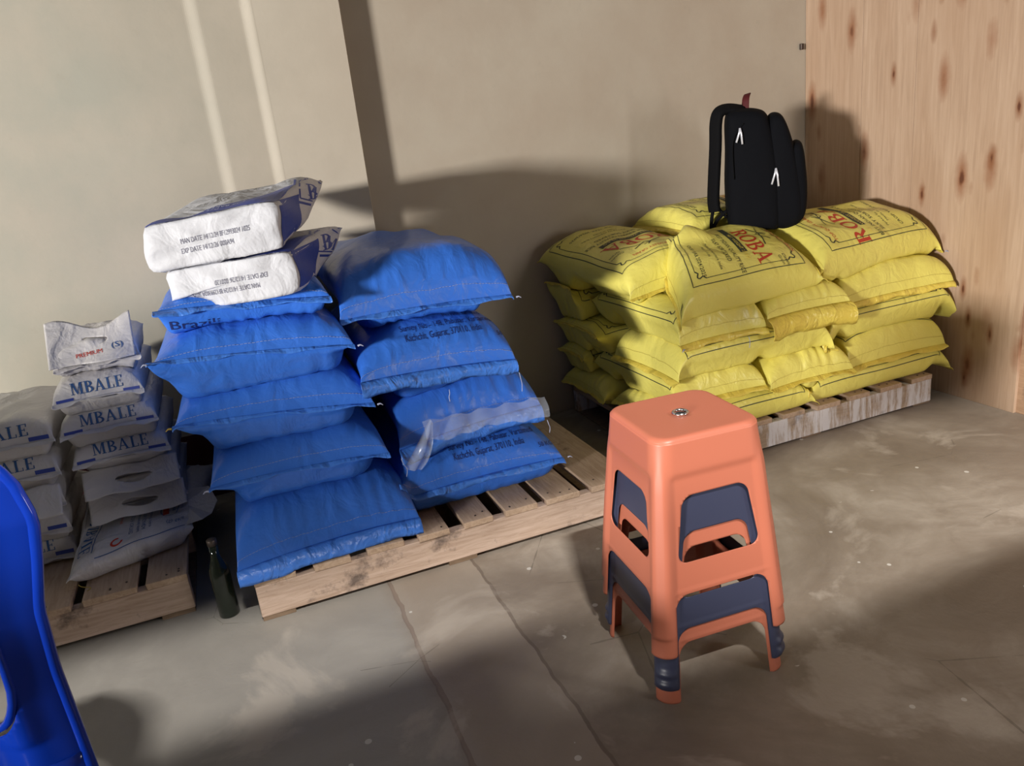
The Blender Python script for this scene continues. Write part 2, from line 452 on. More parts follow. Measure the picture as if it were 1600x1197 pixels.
    o = Sack(); o.P = P; o.W = W; o.L = L; o.T = T; o.N = N; o.NV = NV; o.vv = vv; o.zc = zc
    base = P.reshape(-1, 3).mean(0); base[2] = P[:, :, 2].min()
    o.root = thing(name, label, cat, tuple(base), group)
    V = P.reshape(-1, 3).tolist(); Fc = []
    for j in range(NV-1):
        for i in range(N):
            Fc.append((j*N+i, (j+1)*N+i, (j+1)*N+(i+1) % N, j*N+(i+1) % N))
    Fc.append(tuple(range(N))); Fc.append(tuple((NV-1)*N+i for i in range(N))[::-1])
    o.body = shift(obj_from('sack_body', V, Fc, mat), o.root)
    TREES.append(BVHTree.FromPolygons(V, Fc)); o.tree = TREES[-1]
    # hems: two-sided thin strip past the stitch line
    half = N//2
    for end, hl in ((0, hem[0]), (1, hem[1])):
        if hl <= 0: continue
        j = 0 if end == 0 else NV-1; jn = 1 if end == 0 else NV-2
        line = [P[j, i].copy() for i in range(0, half+1)]
        out = (FL+FR-BL-BR) if end == 0 else (BL+BR-FL-FR); out[2] = 0; out = out/np.linalg.norm(out)
        V = []; R = 7
        for r in range(R):
            t = r/(R-1)
            for i, p in enumerate(line):
                s = i/half
                wob = math.sin(s*17+ph[1])*.004*t+math.sin(s*41+ph[2])*.0015*t
                q = p + out*(hl*t*(1-.12*math.sin(s*9+ph[3])**2)*math.cos(droop*t+.15*math.sin(s*7+ph[4])))
                q[2] += -hl*math.sin(droop*t)*t + wob
                q[2] = max(q[2], support(q[0], q[1], q[2]+.03)+.003)
                V.append(q)
        Fc = []; K = half+1
        for r in range(R-1):
            for i in range(K-1): Fc.append((r*K+i, r*K+i+1, (r+1)*K+i+1, (r+1)*K+i))
        hm = obj_from('hem', V, Fc, hem_mat); md = hm.modifiers.new('thick', 'SOLIDIFY'); md.thickness = .0022; md.offset = 0
        shift(hm, o.root)
        # stitches: short dashes just inside the hem on the upper side
        if stitch and end == 0 or (stitch and thread == 'ythread'):
            V = []; Fc = []; pts = []
            js = 2 if end == 0 else NV-3
            for i in range(2, half-1):
                pts.append(.72*P[js, i]+.28*P[js, i+1]+np.array([0, 0, .0008])+out*.0015)
            for a, b in zip(pts[:-1], pts[1:]):
                for c0, c1 in ((.05, .80),):
                    p0 = a+(b-a)*c0; p1 = a+(b-a)*c1; sd = np.array([0, 0, 1])*.0006; k = len(V)
                    tn = out*.0006
                    V += [p0-sd, p1-sd, p1+sd+tn, p0+sd+tn, p0+out*.0012, p1+out*.0012]
                    Fc += [(k, k+1, k+5, k+4), (k+4, k+5, k+2, k+3)]
            shift(obj_from('stitching', V, Fc, M[thread], smooth=False), o.root)
    return o
def surf(o, a, b, off=.0012):
    """point on the upper face; a metres along v from centre, b metres along u from centre"""
    v = max(-1, min(1, a/(o.L/2))); u = max(-1, min(1, b/(o.W/2)))
    half = o.N/2
    fi = (1-u)/2*half; fj = float(np.interp(v, o.vv, np.arange(o.NV)))
    def at(fj, fi):
        fj = max(0, min(o.NV-1.001, fj)); j = int(fj); i = int(fi); tj = fj-j; ti = fi-i
        i0, i1 = i % o.N, (i+1) % o.N
        return ((o.P[j, i0]*(1-ti)+o.P[j, i1]*ti)*(1-tj)+(o.P[j+1, i0]*(1-ti)+o.P[j+1, i1]*ti)*tj)
    p = at(fj, fi); pa = at(fj+.7, fi)-at(fj-.7, fi); pb = at(fj, fi-.7)-at(fj, fi+.7)
    n = np.cross(pb, pa); ln = np.linalg.norm(n)
    n = n/ln if ln > 1e-9 else np.array([0, 0, 1.])
    if n[2] < -.3: n = -n
    return p+n*off
# ---- lettering
_txt = {}
def text_mesh(s):
    """(verts, faces) of a text in a box of height 1, left-aligned, subdivided"""
    if s in _txt: return _txt[s]
    cu = bpy.data.curves.new('lettering', 'FONT'); cu.body = s; cu.size = 1.35; cu.resolution_u = 2
    ob = bpy.data.objects.new('lettering', cu); C.objects.link(ob)
    bpy.context.view_layer.update()
    me = bpy.data.meshes.new_from_object(ob)
    vs = [(v.co.x, v.co.y) for v in me.vertices]; fs = [tuple(p.vertices) for p in me.polygons]
    bpy.data.objects.remove(ob); bpy.data.meshes.remove(me); bpy.data.curves.remove(cu)
    _txt[s] = (vs, fs); return _txt[s]
def arcband(cx, cy, rx, ry, ix, iy, a0, a1, n=12):
    vs = []; fs = []
    for k in range(n+1):
        a = math.radians(a0+(a1-a0)*k/n)
        vs += [(cx+rx*math.cos(a), cy+ry*math.sin(a)), (cx+ix*math.cos(a), cy+iy*math.sin(a))]
        if k: fs.append((2*k-2, 2*k, 2*k+1, 2*k-1))
    return vs, fs
def quads(*qs):
    vs = []; fs = []
    for q in qs:
        if len(q) == 2 and isinstance(q[1], list): k = len(vs); vs += q[0]; fs += [tuple(i+k for i in f) for f in q[1]]
        else:
            k = len(vs); vs += list(q); fs.append(tuple(range(k, k+len(q))))
    return vs, fs
def rc(x0, y0, x1, y1): return ((x0, y0), (x1, y0), (x1, y1), (x0, y1))
SER = {
 'R': (quads(rc(.1,0,.27,1), rc(0,0,.37,.06), rc(0,.94,.3,1), arcband(.27,.73,.40,.27,.22,.20,-90,90), ((.34,.5),(.48,.52),(.76,.06),(.60,0)), rc(.56,0,.82,.06)), .84),
 'O': (quads(arcband(.42,.5,.42,.52,.25,.43,0,360,28)), .88),
 'B': (quads(rc(.1,0,.27,1), rc(0,0,.32,.06), rc(0,.94,.3,1), arcband(.28,.75,.36,.25,.20,.18,-90,90), arcband(.28,.27,.44,.27,.26,.20,-90,90)), .76),
 'A': (quads(((.36,1),(.48,1),(.82,0),(.64,0)), ((.38,.94),(.44,.86),(.16,0),(.08,0)), rc(.2,.3,.62,.36), rc(0,0,.26,.06), rc(.54,0,.92,.06)), .94),
 'M': (quads(rc(.1,0,.17,.97), rc(0,0,.28,.06), rc(0,.94,.25,1), ((.12,1),(.30,1),(.58,.1),(.48,0)), ((.82,1),(.74,.94),(.48,0),(.56,.06)), rc(.76,0,.93,1), rc(.68,0,1.02,.06), rc(.76,.94,1.02,1)), 1.06),
 'L': (quads(rc(.1,0,.27,1), rc(0,0,.62,.06), rc(0,.94,.38,1), rc(.56,.06,.62,.28)), .68),
 'E': (quads(rc(.1,0,.27,1), rc(0,0,.64,.06), rc(0,.94,.62,1), rc(.57,.06,.64,.27), rc(.55,.74,.62,.94), rc(.27,.47,.48,.53), rc(.44,.38,.49,.62)), .72),
}
def serif(s):
    vs = []; fs = []; x = 0
    for ch in s:
        (a, b), wd = SER[ch]; k = len(vs)
        vs += [(p[0]+x, p[1]) for p in a]; fs += [tuple(i+k for i in f) for f in b]; x += wd+.04
    return vs, fs
def place2d(mesh, cx, cy, ang, h, width=None, mirror=False):
    """centre a (verts, faces) text at cx,cy in metres, rotated, of letter height h (and total width)"""
    vs, fs = mesh
    xs = [v[0] for v in vs]; w0 = max(xs)-min(xs); mx = (max(xs)+min(xs))/2
    sx = (width/w0) if width else h
    ca, sa = math.cos(ang), math.sin(ang); out = []
    for x, y in vs:
        X = (x-mx)*sx; Y = (y-.5)*h
        out.append((cx+X*ca-Y*sa, cy+X*sa+Y*ca))
    return out, fs
def polyline2d(pts, wd, closed=False, step=.012):
    P = [np.array(p, float) for p in pts]
    if closed: P.append(P[0])
    Q = []
    for a, b in zip(P[:-1], P[1:]):
        n = max(1, int(np.linalg.norm(b-a)/step))
        for k in range(n): Q.append(a+(b-a)*k/n)
    Q.append(P[-1]); vs = []; fs = []
    for i, q in enumerate(Q):
        t = Q[min(i+1, len(Q)-1)]-Q[max(i-1, 0)]; t = t/(np.linalg.norm(t)+1e-9); n = np.array([-t[1], t[0]])*wd/2
        vs += [tuple(q+n), tuple(q-n)]
        if i: fs.append((2*i-2, 2*i, 2*i+1, 2*i-1))
    return vs, fs
def subdiv(vs, fs, mx):
    bm = bmesh.new(); bv = [bm.verts.new((x, y, 0)) for x, y in vs]
    for f in fs:
        try: bm.faces.new([bv[i] for i in f])
        except ValueError: pass
    bmesh.ops.triangulate(bm, faces=bm.faces)
    for _ in range(5):
        es = [e for e in bm.edges if e.calc_length() > mx]
        if not es: break
        bmesh.ops.subdivide_edges(bm, edges=es, cuts=1); bmesh.ops.triangulate(bm, faces=bm.faces)
    bm.verts.index_update()
    r = [(v.co.x, v.co.y) for v in bm.verts], [tuple(v.index for v in f.verts) for f in bm.faces]
    bm.free(); return r
def print_on(o, items, mat, name='printed_lettering', mx=.012, off=.0012):
    """items: 2D meshes (a along sack length, b across); drawn on the sack's upper face as one part"""
    V = []; Fc = []
    for m in items:
        vs, fs = subdiv(m[0], m[1], mx); k = len(V)
        V += [surf(o, x, y, off) for x, y in vs]; Fc += [tuple(i+k for i in f) for f in fs]
    ob = obj_from(name, V, Fc, mat, smooth=False)
    return shift(ob, o.root)
def project(root, tree, items, mat, org, ax, up, dirn, name='printed_lettering', mx=.012, off=.0014):
    """flat print laid against a surface: 2D metres around org on axes ax, up, cast along dirn"""
    org, ax, up, dirn = Vector(org), Vector(ax).normalized(), Vector(up).normalized(), Vector(dirn).normalized()
    V = []; Fc = []
    for m in items:
        vs, fs = subdiv(m[0], m[1], mx); k = len(V); ok = []
        for x, y in vs:
            p = org+ax*x+up*y
            h = tree.ray_cast(p-dirn*.25, dirn)
            if h[0] is None: V.append(p); ok.append(False)
            else: V.append(h[0]-dirn*off); ok.append(True)
        Fc += [tuple(i+k for i in f) for f in fs if all(ok[i] for i in f)]
    if not Fc: return None
    return shift(obj_from(name, V, Fc, mat, smooth=False), root)
def loose_thread(o, p, dx=0, dy=0, ln=.04, mat='thread'):
    q = [Vector(p), Vector(p)+Vector((dx*.3, dy*.3-.004, -ln*.3)), Vector(p)+Vector((dx, dy-.002, -ln*.6)), Vector(p)+Vector((dx*.6, dy, -ln))]
    shift(tube('loose_thread', catmull(q, 4), .0011, M[mat], n=5), o.root)
def corner_tuft(o, p, d, mat='thread'):
    p = Vector(p); d = Vector(d).normalized(); V = []
    pts = [p-d*.004, p+d*.003+Vector((0, 0, .002)), p+d*.007, p+d*.011+Vector((0, 0, -.003))]
    shift(tube('thread_knot', catmull(pts, 3), [.0030-.0022*i/9 for i in range(10)], M[mat], n=6), o.root)

# ---- blue stacks ----------------------------------------------------------
GB = 'blue rice sacks on the long pallet'
BB = 2.94
def blue(label, FL, FR, T, seed, yb=BB, zb=None, **k):
    z = zb if zb is not None else (FL[2]+FR[2])/2
    return make_sack('blue_sack', label, 'sack', GB, FL, FR, (FR[0]+k.pop('bx', 0), yb, z), (FL[0]+k.pop('bl', .03), yb, z), T, M['blue'], M['blue_hem'], seed, **k)
L1 = blue('lowest blue sack of the left stack, its crumpled hem on the pallet boards', (-.135, 2.005, .165), (.385, 2.03, .165), .20, 1, hem=(.05, .03), droop=.9, gather=.0055, zc=.232, ev=5)
R1 = blue('lowest blue sack of the right stack, address print on top, lying on the pallet', (.335, 2.085, .205), (.885, 2.09, .205), .205, 2, hem=(.022, .03), droop=.6, zc=.232, ev=5)
L2 = blue('second blue sack from the bottom of the left stack', (-.155, 2.055, .40), (.335, 2.06, .375), .165, 3, hem=(.012, .03), gather=.003, zc=.415)
R2 = blue('second blue sack from the bottom of the right stack, clear liner film hanging out', (.375, 2.13, .345), (.85, 2.15, .375), .20, 4, hem=(.045, .03), droop=1.2, gather=.008, zc=.43, ev=5)
L3 = blue('middle blue sack of the left stack, yellow thread tag at its left corner', (-.205, 2.07, .585), (.315, 2.05, .535), .175, 5, hem=(.012, .03), gather=.003, zc=.582)
R3 = blue('third blue sack from the bottom of the right stack, its loose hem hanging down', (.285, 2.05, .60), (.755, 2.07, .565), .215, 6, hem=(.04, .03), droop=1.3, zc=.625, ev=5)
L4 = blue('fourth blue sack from the bottom of the left stack, stitched seam across its face', (-.225, 2.05, .765), (.29, 2.05, .71), .18, 7, hem=(.010, .03), gather=.0035, zc=.735)
R4 = blue('topmost blue sack of the right stack, with nothing on it', (.27, 2.12, .765), (.79, 2.14, .745), .205, 8, hem=(.018, .03), gather=.0045, ev=5, yb=2.9, zb=.80, zc=.832)
L5 = blue('topmost blue sack of the left stack, flattened under two white paper sacks', (-.185, 2.10, .880), (.255, 2.08, .845), .115, 9, hem=(.022, .03), droop=.4, gather=.006, zc=.868)
for o, p in ((L4, (-.225, 2.04, .765)), (L4, (.30, 2.04, .71)), (L3, (-.21, 2.06, .585)), (L3, (.325, 2.04, .535)), (R4, (.80, 2.12, .743)), (R1, (.895, 2.07, .215)), (L2, (-.16, 2.045, .40))):
    corner_tuft(o, p, (1 if p[0] > .2 else -1, -.3, 0), 'ythread' if (o is L3 and p[0] < 0) else 'thread')
loose_thread(R2, (.85, 2.11, .34), .006, 0, .045); loose_thread(R3, (.745, 2.03, .54), .004, 0, .06); loose_thread(R3, (.52, 2.0, .545), -.004, 0, .035)
loose_thread(R2, (.37, 2.09, .34), .012, 0, .06); loose_thread(R4, (.268, 2.10, .755), .004, 0, .04)
def addr(o, a0, both=True, b0=.03):
    t = [place2d(text_mesh('Kachchh, Gujarat, 370110, India'), a0, b0, -PI/2, .022, .27)]
    t.append(place2d(text_mesh('Survey No - 148, Pabusar, Varsamedi'), a0+.033, b0+.02, -PI/2, .021, .33))
    t.append(place2d(text_mesh('Private Limited'), a0+.066, b0-.11, -PI/2, .021, .15))
    t.append(place2d(text_mesh('50 KG'), a0-.06, b0-.215, -PI/2-.1, .018, .06))
    return t
def flipb(items):   # a along +v is away from the camera: reading direction is +u
    return [([(x, y) for x, y in vs], fs) for vs, fs in items]
def addr2(o, a0, b0):
    rows = [('Kachchh, Gujarat, 370110, India', 0, 0, .022, .27), ('Survey No - 148, Pabusar, Varsamedi', .033, .01, .021, .33), ('Private Limited', .066, .10, .021, .15)]
    out = []
    for s, da, db, h, wd in rows:
        vs, fs = place2d(text_mesh(s), 0, 0, 0, h, wd)       # x reading direction, y up
        out.append(([(a0+da+y, b0+db+x) for x, y in vs], fs))
    return out
dq = Vector((0, 1, -.8)).normalized(); uq = Vector((0, .8, 1)).normalized()
for q, o_, b_ in ((R1, (.655, 2.135, .285), .0), (R3, (.56, 2.135, .67), .0)):
    for t_, dx, dy, h_, w_x in (('Kachchh, Gujarat, 370110, India', 0, 0, .025, .235), ('Survey No - 148, Pabusar, Varsamedi', .02, .036, .025, .29), ('Private Limited', .08, .072, .024, .12), ('50 KG', .185, -.028, .018, .05)):
        project(q.root, q.tree, [place2d(text_mesh(t_), dx, dy, 0, h_, w_x)], M['ink_navy'], o_, (1, 0, 0), uq, dq, 'size_mark' if t_[0] == '5' else 'address_line')
vs, fs = place2d(text_mesh('Brazili'), .012, 0, 0, .024, .12)
project(L5.root, L5.tree, [(vs, fs)], M['ink_navy'], (-.105, 2.04, .842), (1, 0, -.10), (0, 0, 1), (0, 1, -.1), 'name_lettering')
# liner film of R2
V = []; Fc = []; K = 40; R = 9
for r in range(R):
    for i in range(K):
        s = i/(K-1); t = r/(R-1)
        x = .455+.40*s; z = .425-.02*s+.004*math.sin(s*30) - t*(.055+.006*math.sin(s*9))+.010*s
        y = 2.145-.028*math.sin(t*2.2)-.002*math.sin(s*24+t*4)-.002*math.sin(s*55+t*9)
        y -= .022
        V.append((x, y, z))
for r in range(R-1):
    for i in range(K-1): Fc.append((r*K+i, r*K+i+1, (r+1)*K+i+1, (r+1)*K+i))
shift(obj_from('liner_film', V, Fc, M['film']), R2.root)
V = []; Fc = []
for r in range(12):
    t = r/11; wd = .004+.026*math.sin(min(1, t*1.15)*PI/2)*(1 if t < .85 else 1-(t-.85)*1.5)
    for i in range(7):
        s = i/6-.5
        V.append((.475-.075*t+2*wd*s, 2.088-.02*math.sin(t*PI)-.008*math.cos(s*9), .435-.14*t-.012*s))
for r in range(11):
    for i in range(6): Fc.append((r*7+i, r*7+i+1, (r+1)*7+i+1, (r+1)*7+i))
shift(obj_from('liner_film', V, Fc, M['film']), R2.root)

# ---- yellow stack ---------------------------------------------------------
GY = 'yellow rice sacks on the whitewashed pallet'
def yel(label, FL, FR, BR, BL, T, seed, **k):
    k.setdefault('hem', (.022, .022)); k.setdefault('wr', .006); k.setdefault('pull', .07); k.setdefault('ev', 7); k.setdefault('gather', .004)
    k.setdefault('flute', 20)
    return make_sack('yellow_sack', label, 'sack', GY, FL, FR, BR, BL, T, M['yellow'], M['yellow_hem'], seed, thread='ythread', **k)
def alongx(label, x0, x1, y0, y1, z, T, seed, zl=None, zr=None, **k):
    """length along X: end v=-1 is the left end; u=-1 is the far side, u=+1 the near (camera) side"""
    zl = z if zl is None else zl; zr = z if zr is None else zr
    return yel(label, (x0, y1, zl), (x0, y0, zl), (x1, y0, zr), (x1, y1, zr), T, seed, **k)
def alongy(label, x0, x1, y0, y1, z, T, seed, zf=None, **k):
    zf = z if zf is None else zf
    return yel(label, (x0, y0, zf), (x1, y0, zf), (x1, y1, z), (x0, y1, z), T, seed, **k)
Y = []
Y.append(alongx('yellow sack in the bottom layer, back left, dim against the wall', 1.29, 1.93, 2.58, 2.97, .17, .125, 21, zl=.155, hem=(.010, .010)))
Y.append(alongx('yellow sack hidden at the back right of the bottom layer', 1.95, 2.55, 2.58, 2.97, .17, .125, 22))
Y.append(alongx('yellow sack in the bottom layer, front left, half behind the orange stool', 1.33, 1.935, 2.13, 2.57, .165, .13, 23, zr=.14))
Y.append(alongx('yellow sack in the bottom layer, front right, on the whitewashed board', 1.925, 2.62, 2.14, 2.57, .165, .13, 24, zl=.145, zr=.125))
Y.append(alongx('yellow sack in the second layer, back left, against the wall', 1.29, 1.95, 2.74, 2.98, .29, .115, 25, zl=.30, hem=(.010, .010)))
Y.append(alongx('yellow sack hidden at the back right of the second layer', 1.97, 2.53, 2.74, 2.98, .29, .115, 26))
Y.append(alongy('yellow sack in the second layer, leftmost, its long side facing left', 1.335, 1.72, 2.14, 2.74, .28, .12, 27, zf=.25))
Y.append(alongy('yellow sack in the second layer, in the middle, crumpled hem facing the room', 1.72, 2.10, 2.12, 2.74, .28, .12, 28, zf=.235, droop=.3, gather=.010))
Y.append(alongy('yellow sack in the second layer, rightmost, beside the plywood', 2.10, 2.595, 2.15, 2.74, .28, .12, 29, zf=.225))
Y.append(alongx('yellow sack in the third layer, back left, dim against the wall', 1.28, 1.93, 2.58, 2.97, .42, .12, 30, zl=.43, hem=(.010, .010)))
Y.append(alongx('yellow sack hidden at the back right of the third layer', 1.95, 2.55, 2.58, 2.97, .42, .12, 31))
Y.append(alongx('yellow sack in the third layer, front left, above the orange stool top', 1.345, 2.01, 2.12, 2.57, .40, .135, 32, zl=.345, zr=.33))
Y.append(alongx('yellow sack in the third layer, front right, its tip pointing at the plywood', 2.01, 2.655, 2.15, 2.57, .40, .135, 33, zl=.31, zr=.32))
Y.append(alongx('yellow sack in the fourth layer, back left, against the wall', 1.26, 1.95, 2.74, 2.98, .58, .12, 34, zl=.60, hem=(.010, .010)))
Y.append(alongx('yellow sack hidden at the back right of the fourth layer', 1.97, 2.53, 2.74, 2.98, .56, .12, 35))
Y.append(alongy('yellow sack in the fourth layer, leftmost, stitched end hanging over the front', 1.345, 1.70, 2.11, 2.74, .54, .125, 36, zf=.475, gather=.009, droop=.9))
Y.append(alongy('yellow sack in the fourth layer, in the middle, shiny folded flap hanging down', 1.70, 2.07, 2.11, 2.74, .54, .12, 37, zf=.50, hem=(.075, .02), droop=1.25, gather=.008))
Y.append(alongy('yellow sack in the fourth layer, rightmost, narrow hem hanging over the front', 2.07, 2.62, 2.15, 2.74, .54, .12, 38, zf=.475, droop=1.1))
T1 = yel('top yellow sack at the far left, print upside down, dim', (1.31, 2.36, .60), (1.70, 2.34, .64), (1.62, 2.97, .71), (1.225, 2.96, .69), .17, 39, hem=(.012, .012), zc=.70, tilt=-.02, tiltv=.03)
T0 = alongx('top yellow sack at the back beside the wall, left of the backpack', 1.70, 2.20, 2.55, 2.98, .785, .15, 40, zl=.77, zc=.785, hem=(.025, .02))
T5 = alongx('top yellow sack at the back, almost hidden behind the backpack', 2.16, 2.56, 2.56, 2.98, .70, .13, 41)
T2 = yel('top yellow sack at the front left, red lettering facing up, largest in view', (1.53, 2.54, .655), (1.345, 2.09, .535), (1.955, 2.12, .60), (1.99, 2.58, .72), .18, 42, hem=(.012, .03), wr=.007, tilt=.055, zc=.672)
T4 = yel('top yellow sack at the front right, red lettering upside down, right of the backpack', (1.975, 2.56, .70), (1.965, 2.13, .625), (2.63, 2.22, .585), (2.60, 2.62, .67), .18, 43, hem=(.03, .012), wr=.007, tilt=.045, zc=.685)
def border(o, ins=.0, fu=.80, fv=.80):
    a, b = o.L/2*fv, o.W/2*fu; g = .020; items = []
    items.append(polyline2d([(-a, -b), (a, -b), (a, b), (-a, b)], .0028, True))
    c = .035
    ai, bi = a-g, b-g
    for s in ((1, 1), (1, -1), (-1, 1), (-1, -1)):
        cx, cy = s[0]*ai, s[1]*bi
        items.append(polyline2d([(cx-s[0]*c, cy), (cx-s[0]*c*.7, cy-s[1]*.010), (cx-s[0]*c*.35, cy-s[1]*.004), (cx-s[0]*.006, cy-s[1]*.006)], .0042, False, .004))
        items.append(polyline2d([(cx, cy-s[1]*c), (cx-s[0]*.010, cy-s[1]*c*.7), (cx-s[0]*.004, cy-s[1]*c*.35), (cx-s[0]*.006, cy-s[1]*.006)], .0042, False, .004))
    items.append(polyline2d([(-ai+c, -bi), (ai-c, -bi)], .0022)); items.append(polyline2d([(-ai+c, bi), (ai-c, bi)], .0022))
    items.append(polyline2d([(-ai, -bi+c), (-ai, bi-c)], .0022)); items.append(polyline2d([(ai, -bi+c), (ai, bi-c)], .0022))
    return items
def rice_print(o, sgn=1, fu=.80, fv=.80, near=.0):
    """sgn=+1: top of the print at v=+1, reading along +u (u rises towards the camera for alongx sacks)"""
    def T(mesh, along, across, h, wd):
        vs, fs = place2d(mesh, 0, 0, 0, h, wd); out = []
        for x, y in vs:       # x reading, y up
            out.append((sgn*(along+y), sgn*(across+x)+near))
        return out, fs
    L = o.L/2
    blk = border(o, fu=fu, fv=fv)
    blk += [T(text_mesh('BEST INDIAN QUALITY RICE'), -.02, .015, .017, .24), T(text_mesh('SILKY SORTEXED'), -.052, .0, .017, .16),
            T(text_mesh('Packed by exporters India'), -.095, .02, .011, .17), T(text_mesh('Made in India'), -.118, 0, .010, .09),
            T(text_mesh('CROP YEAR 2024/2025'), -.165, .02, .015, .19), T(text_mesh('VFS'), -.262, .14, .011, .025),
            T(text_mesh('Classic'), .155, .115, .012, .05), T(text_mesh('Grain'), .137, .115, .012, .04)]
    # sprig
    blk += [polyline2d([(sgn*.125, sgn*-.06), (sgn*.150, sgn*-.01), (sgn*.140, sgn*.035), (sgn*.122, sgn*.085)], .0042, False, .006),
            polyline2d([(sgn*.175, sgn*.01), (sgn*.152, sgn*-.01), (sgn*.132, sgn*.0), (sgn*.165, sgn*.055)], .0036, False, .006),
            polyline2d([(sgn*.165, sgn*-.055), (sgn*.150, sgn*-.015), (sgn*.165, sgn*.02)], .0030, False, .006)]
    print_on(o, blk, M['ink_black'], 'black_lettering')
    bar = polyline2d([(sgn*.022, -sgn*.10), (sgn*.022, sgn*.10)], .028, False, .01)
    print_on(o, [bar], M['ink_black'], 'black_bar')
    print_on(o, [T(text_mesh('NET WEIGHT 25 KG'), .022, 0, .014, .17)], M['yellow_hem'], 'bar_lettering', off=.0026)
    print_on(o, [T(serif('ROBA'), .082, .0, .066, .235)], M['ink_red'], 'red_lettering')
    print_on(o, [T(text_mesh('TOP QUALITY GRAIN'), .205, .0, .015, .17)], M['ink_red'], 'red_heading')
rice_print(T2, 1, near=.055); rice_print(T4, -1, near=.055)
rice_print(T1, -1, .84, .8); rice_print(T0, 1, .8, .8)
for k in (3, 11, 12, 2, 6, 15, 8, 5+4, 4, 13): print_on(Y[k], border(Y[k], fu=.96 if k in (11, 12, 2, 3, 6, 15) else .88, fv=.86), M['ink_black'], 'printed_border')
for k, (x, y, z) in ((15, (1.60, 2.08, .47)),): loose_thread(Y[k], (x, y, z), .003, 0, .04)
corner_tuft(T4, (2.64, 2.21, .585), (1, -.2, -.2)); corner_tuft(Y[15], (1.35, 2.09, .47), (-1, -.6, -.2))

# ---- flour sacks (paper, box-ended) --------------------------------------
def flour(label, c, yaw, L, W, Hh, z0, seed, wedge=.42, slope=.0, roll=.0):
    rs = np.random.RandomState(seed); N = 64; NV = 46
    cs, sn = section(Hh/W, N, 11)
    P = []; ph = rs.rand(8)*6
    cy, sy = math.cos(yaw), math.sin(yaw)
    vs_ = [0, .006, .02, .05, .09]+list(np.linspace(.13, 1, NV-5))
    for j, t in enumerate(vs_):
        sc = 1-.03*(1-min(1, t/.03))
        k = max(0, (t-(1-wedge))/wedge)
        th = 1-.93*k**1.5; wd = 1+.02*k - .0*t
        for i in range(N):
            x = cs[i]*W/2*sc*wd; zz = sn[i]*Hh/2*sc*th
            if sn[i] > 0: zz *= 1-.12*k
            bul = .004*math.sin(cs[i]*4+ph[0]+t*7)+.003*math.sin(cs[i]*9+ph[1]-t*13)
            zz += bul*np.sign(sn[i])*min(1, t*12)*abs(sn[i])*(1-k*.5)
            x += .004*math.sin(sn[i]*3+ph[2]+t*11)*abs(cs[i])
            yy = t*L + .004*math.sin(cs[i]*5+ph[3])*(1-min(1, t*10))+ .004*math.sin(sn[i]*4+ph[4])*(1-min(1, t*10))
            z = z0+Hh/2+zz+k*.012+slope*yy+roll*x
            P.append((c[0]+x*cy-yy*sy, c[1]+x*sy+yy*cy, z))
    P = np.array(P)
    for q in range(len(P)):
        s = support(P[q, 0], P[q, 1], z0+Hh*.5)
        if s > 0:
            if P[q, 2] < s+.001: P[q, 2] = s+.0012
            elif P[q, 2] < z0+Hh*.3 and P[q, 2]-s < .03: P[q, 2] = .7*P[q, 2]+.3*(s+.0012)
    P = P.tolist(); Fc = []
    for j in range(NV-1):
        for i in range(N): Fc.append((j*N+i, (j+1)*N+i, (j+1)*N+(i+1) % N, j*N+(i+1) % N))
    # crumpled front face: rings towards the centre
    base = 0; prev = list(range(N)); cen = np.mean(np.array(P[:N]), axis=0)
    for r in range(1, 9):
        f = 1-r/8.5; ring = []
        for i in range(N):
            p = cen+(np.array(P[i])-cen)*f
            a = .0025*math.sin(p[0]*60+ph[5]*2+p[2]*35)+.002*math.sin(p[0]*23-p[2]*70+ph[6])-.006*(1-f*f)
            ring.append(len(P)); P.append([p[0]-a*(-sy), p[1]+a*1.0, p[2]])
        for i in range(N): Fc.append((prev[i], prev[(i+1) % N], ring[(i+1) % N], ring[i]))
        prev = ring
    Fc.append(tuple(prev)); Fc.append(tuple((NV-1)*N+i for i in range(N))[::-1])
    root = thing('paper_flour_sack', label, 'sack', (c[0], c[1], z0), 'white paper sacks on the left blue stack')
    b = shift(obj_from('sack_body', P, Fc, M['paper']), root)
    TREES.append(BVHTree.FromPolygons(P, Fc)); b2 = TREES[-1]
    ax = Vector((cy, sy, roll)); dr = Vector((-sy, cy, 0))
    # folded seam at the far end
    e = Vector(c).to_3d() if False else Vector((c[0], c[1], 0))
    pts = [tuple(e+dr*(L+.0)+ax*(s*W/2*1.0)+Vector((0, 0, z0+Hh/2+.012+slope*L))) for s in np.linspace(-1, 1, 12)]
    shift(tube('top_fold', pts, .005, M['paper'], n=8, flat=(.014, .004)), root)
    return root, b2, ax, dr
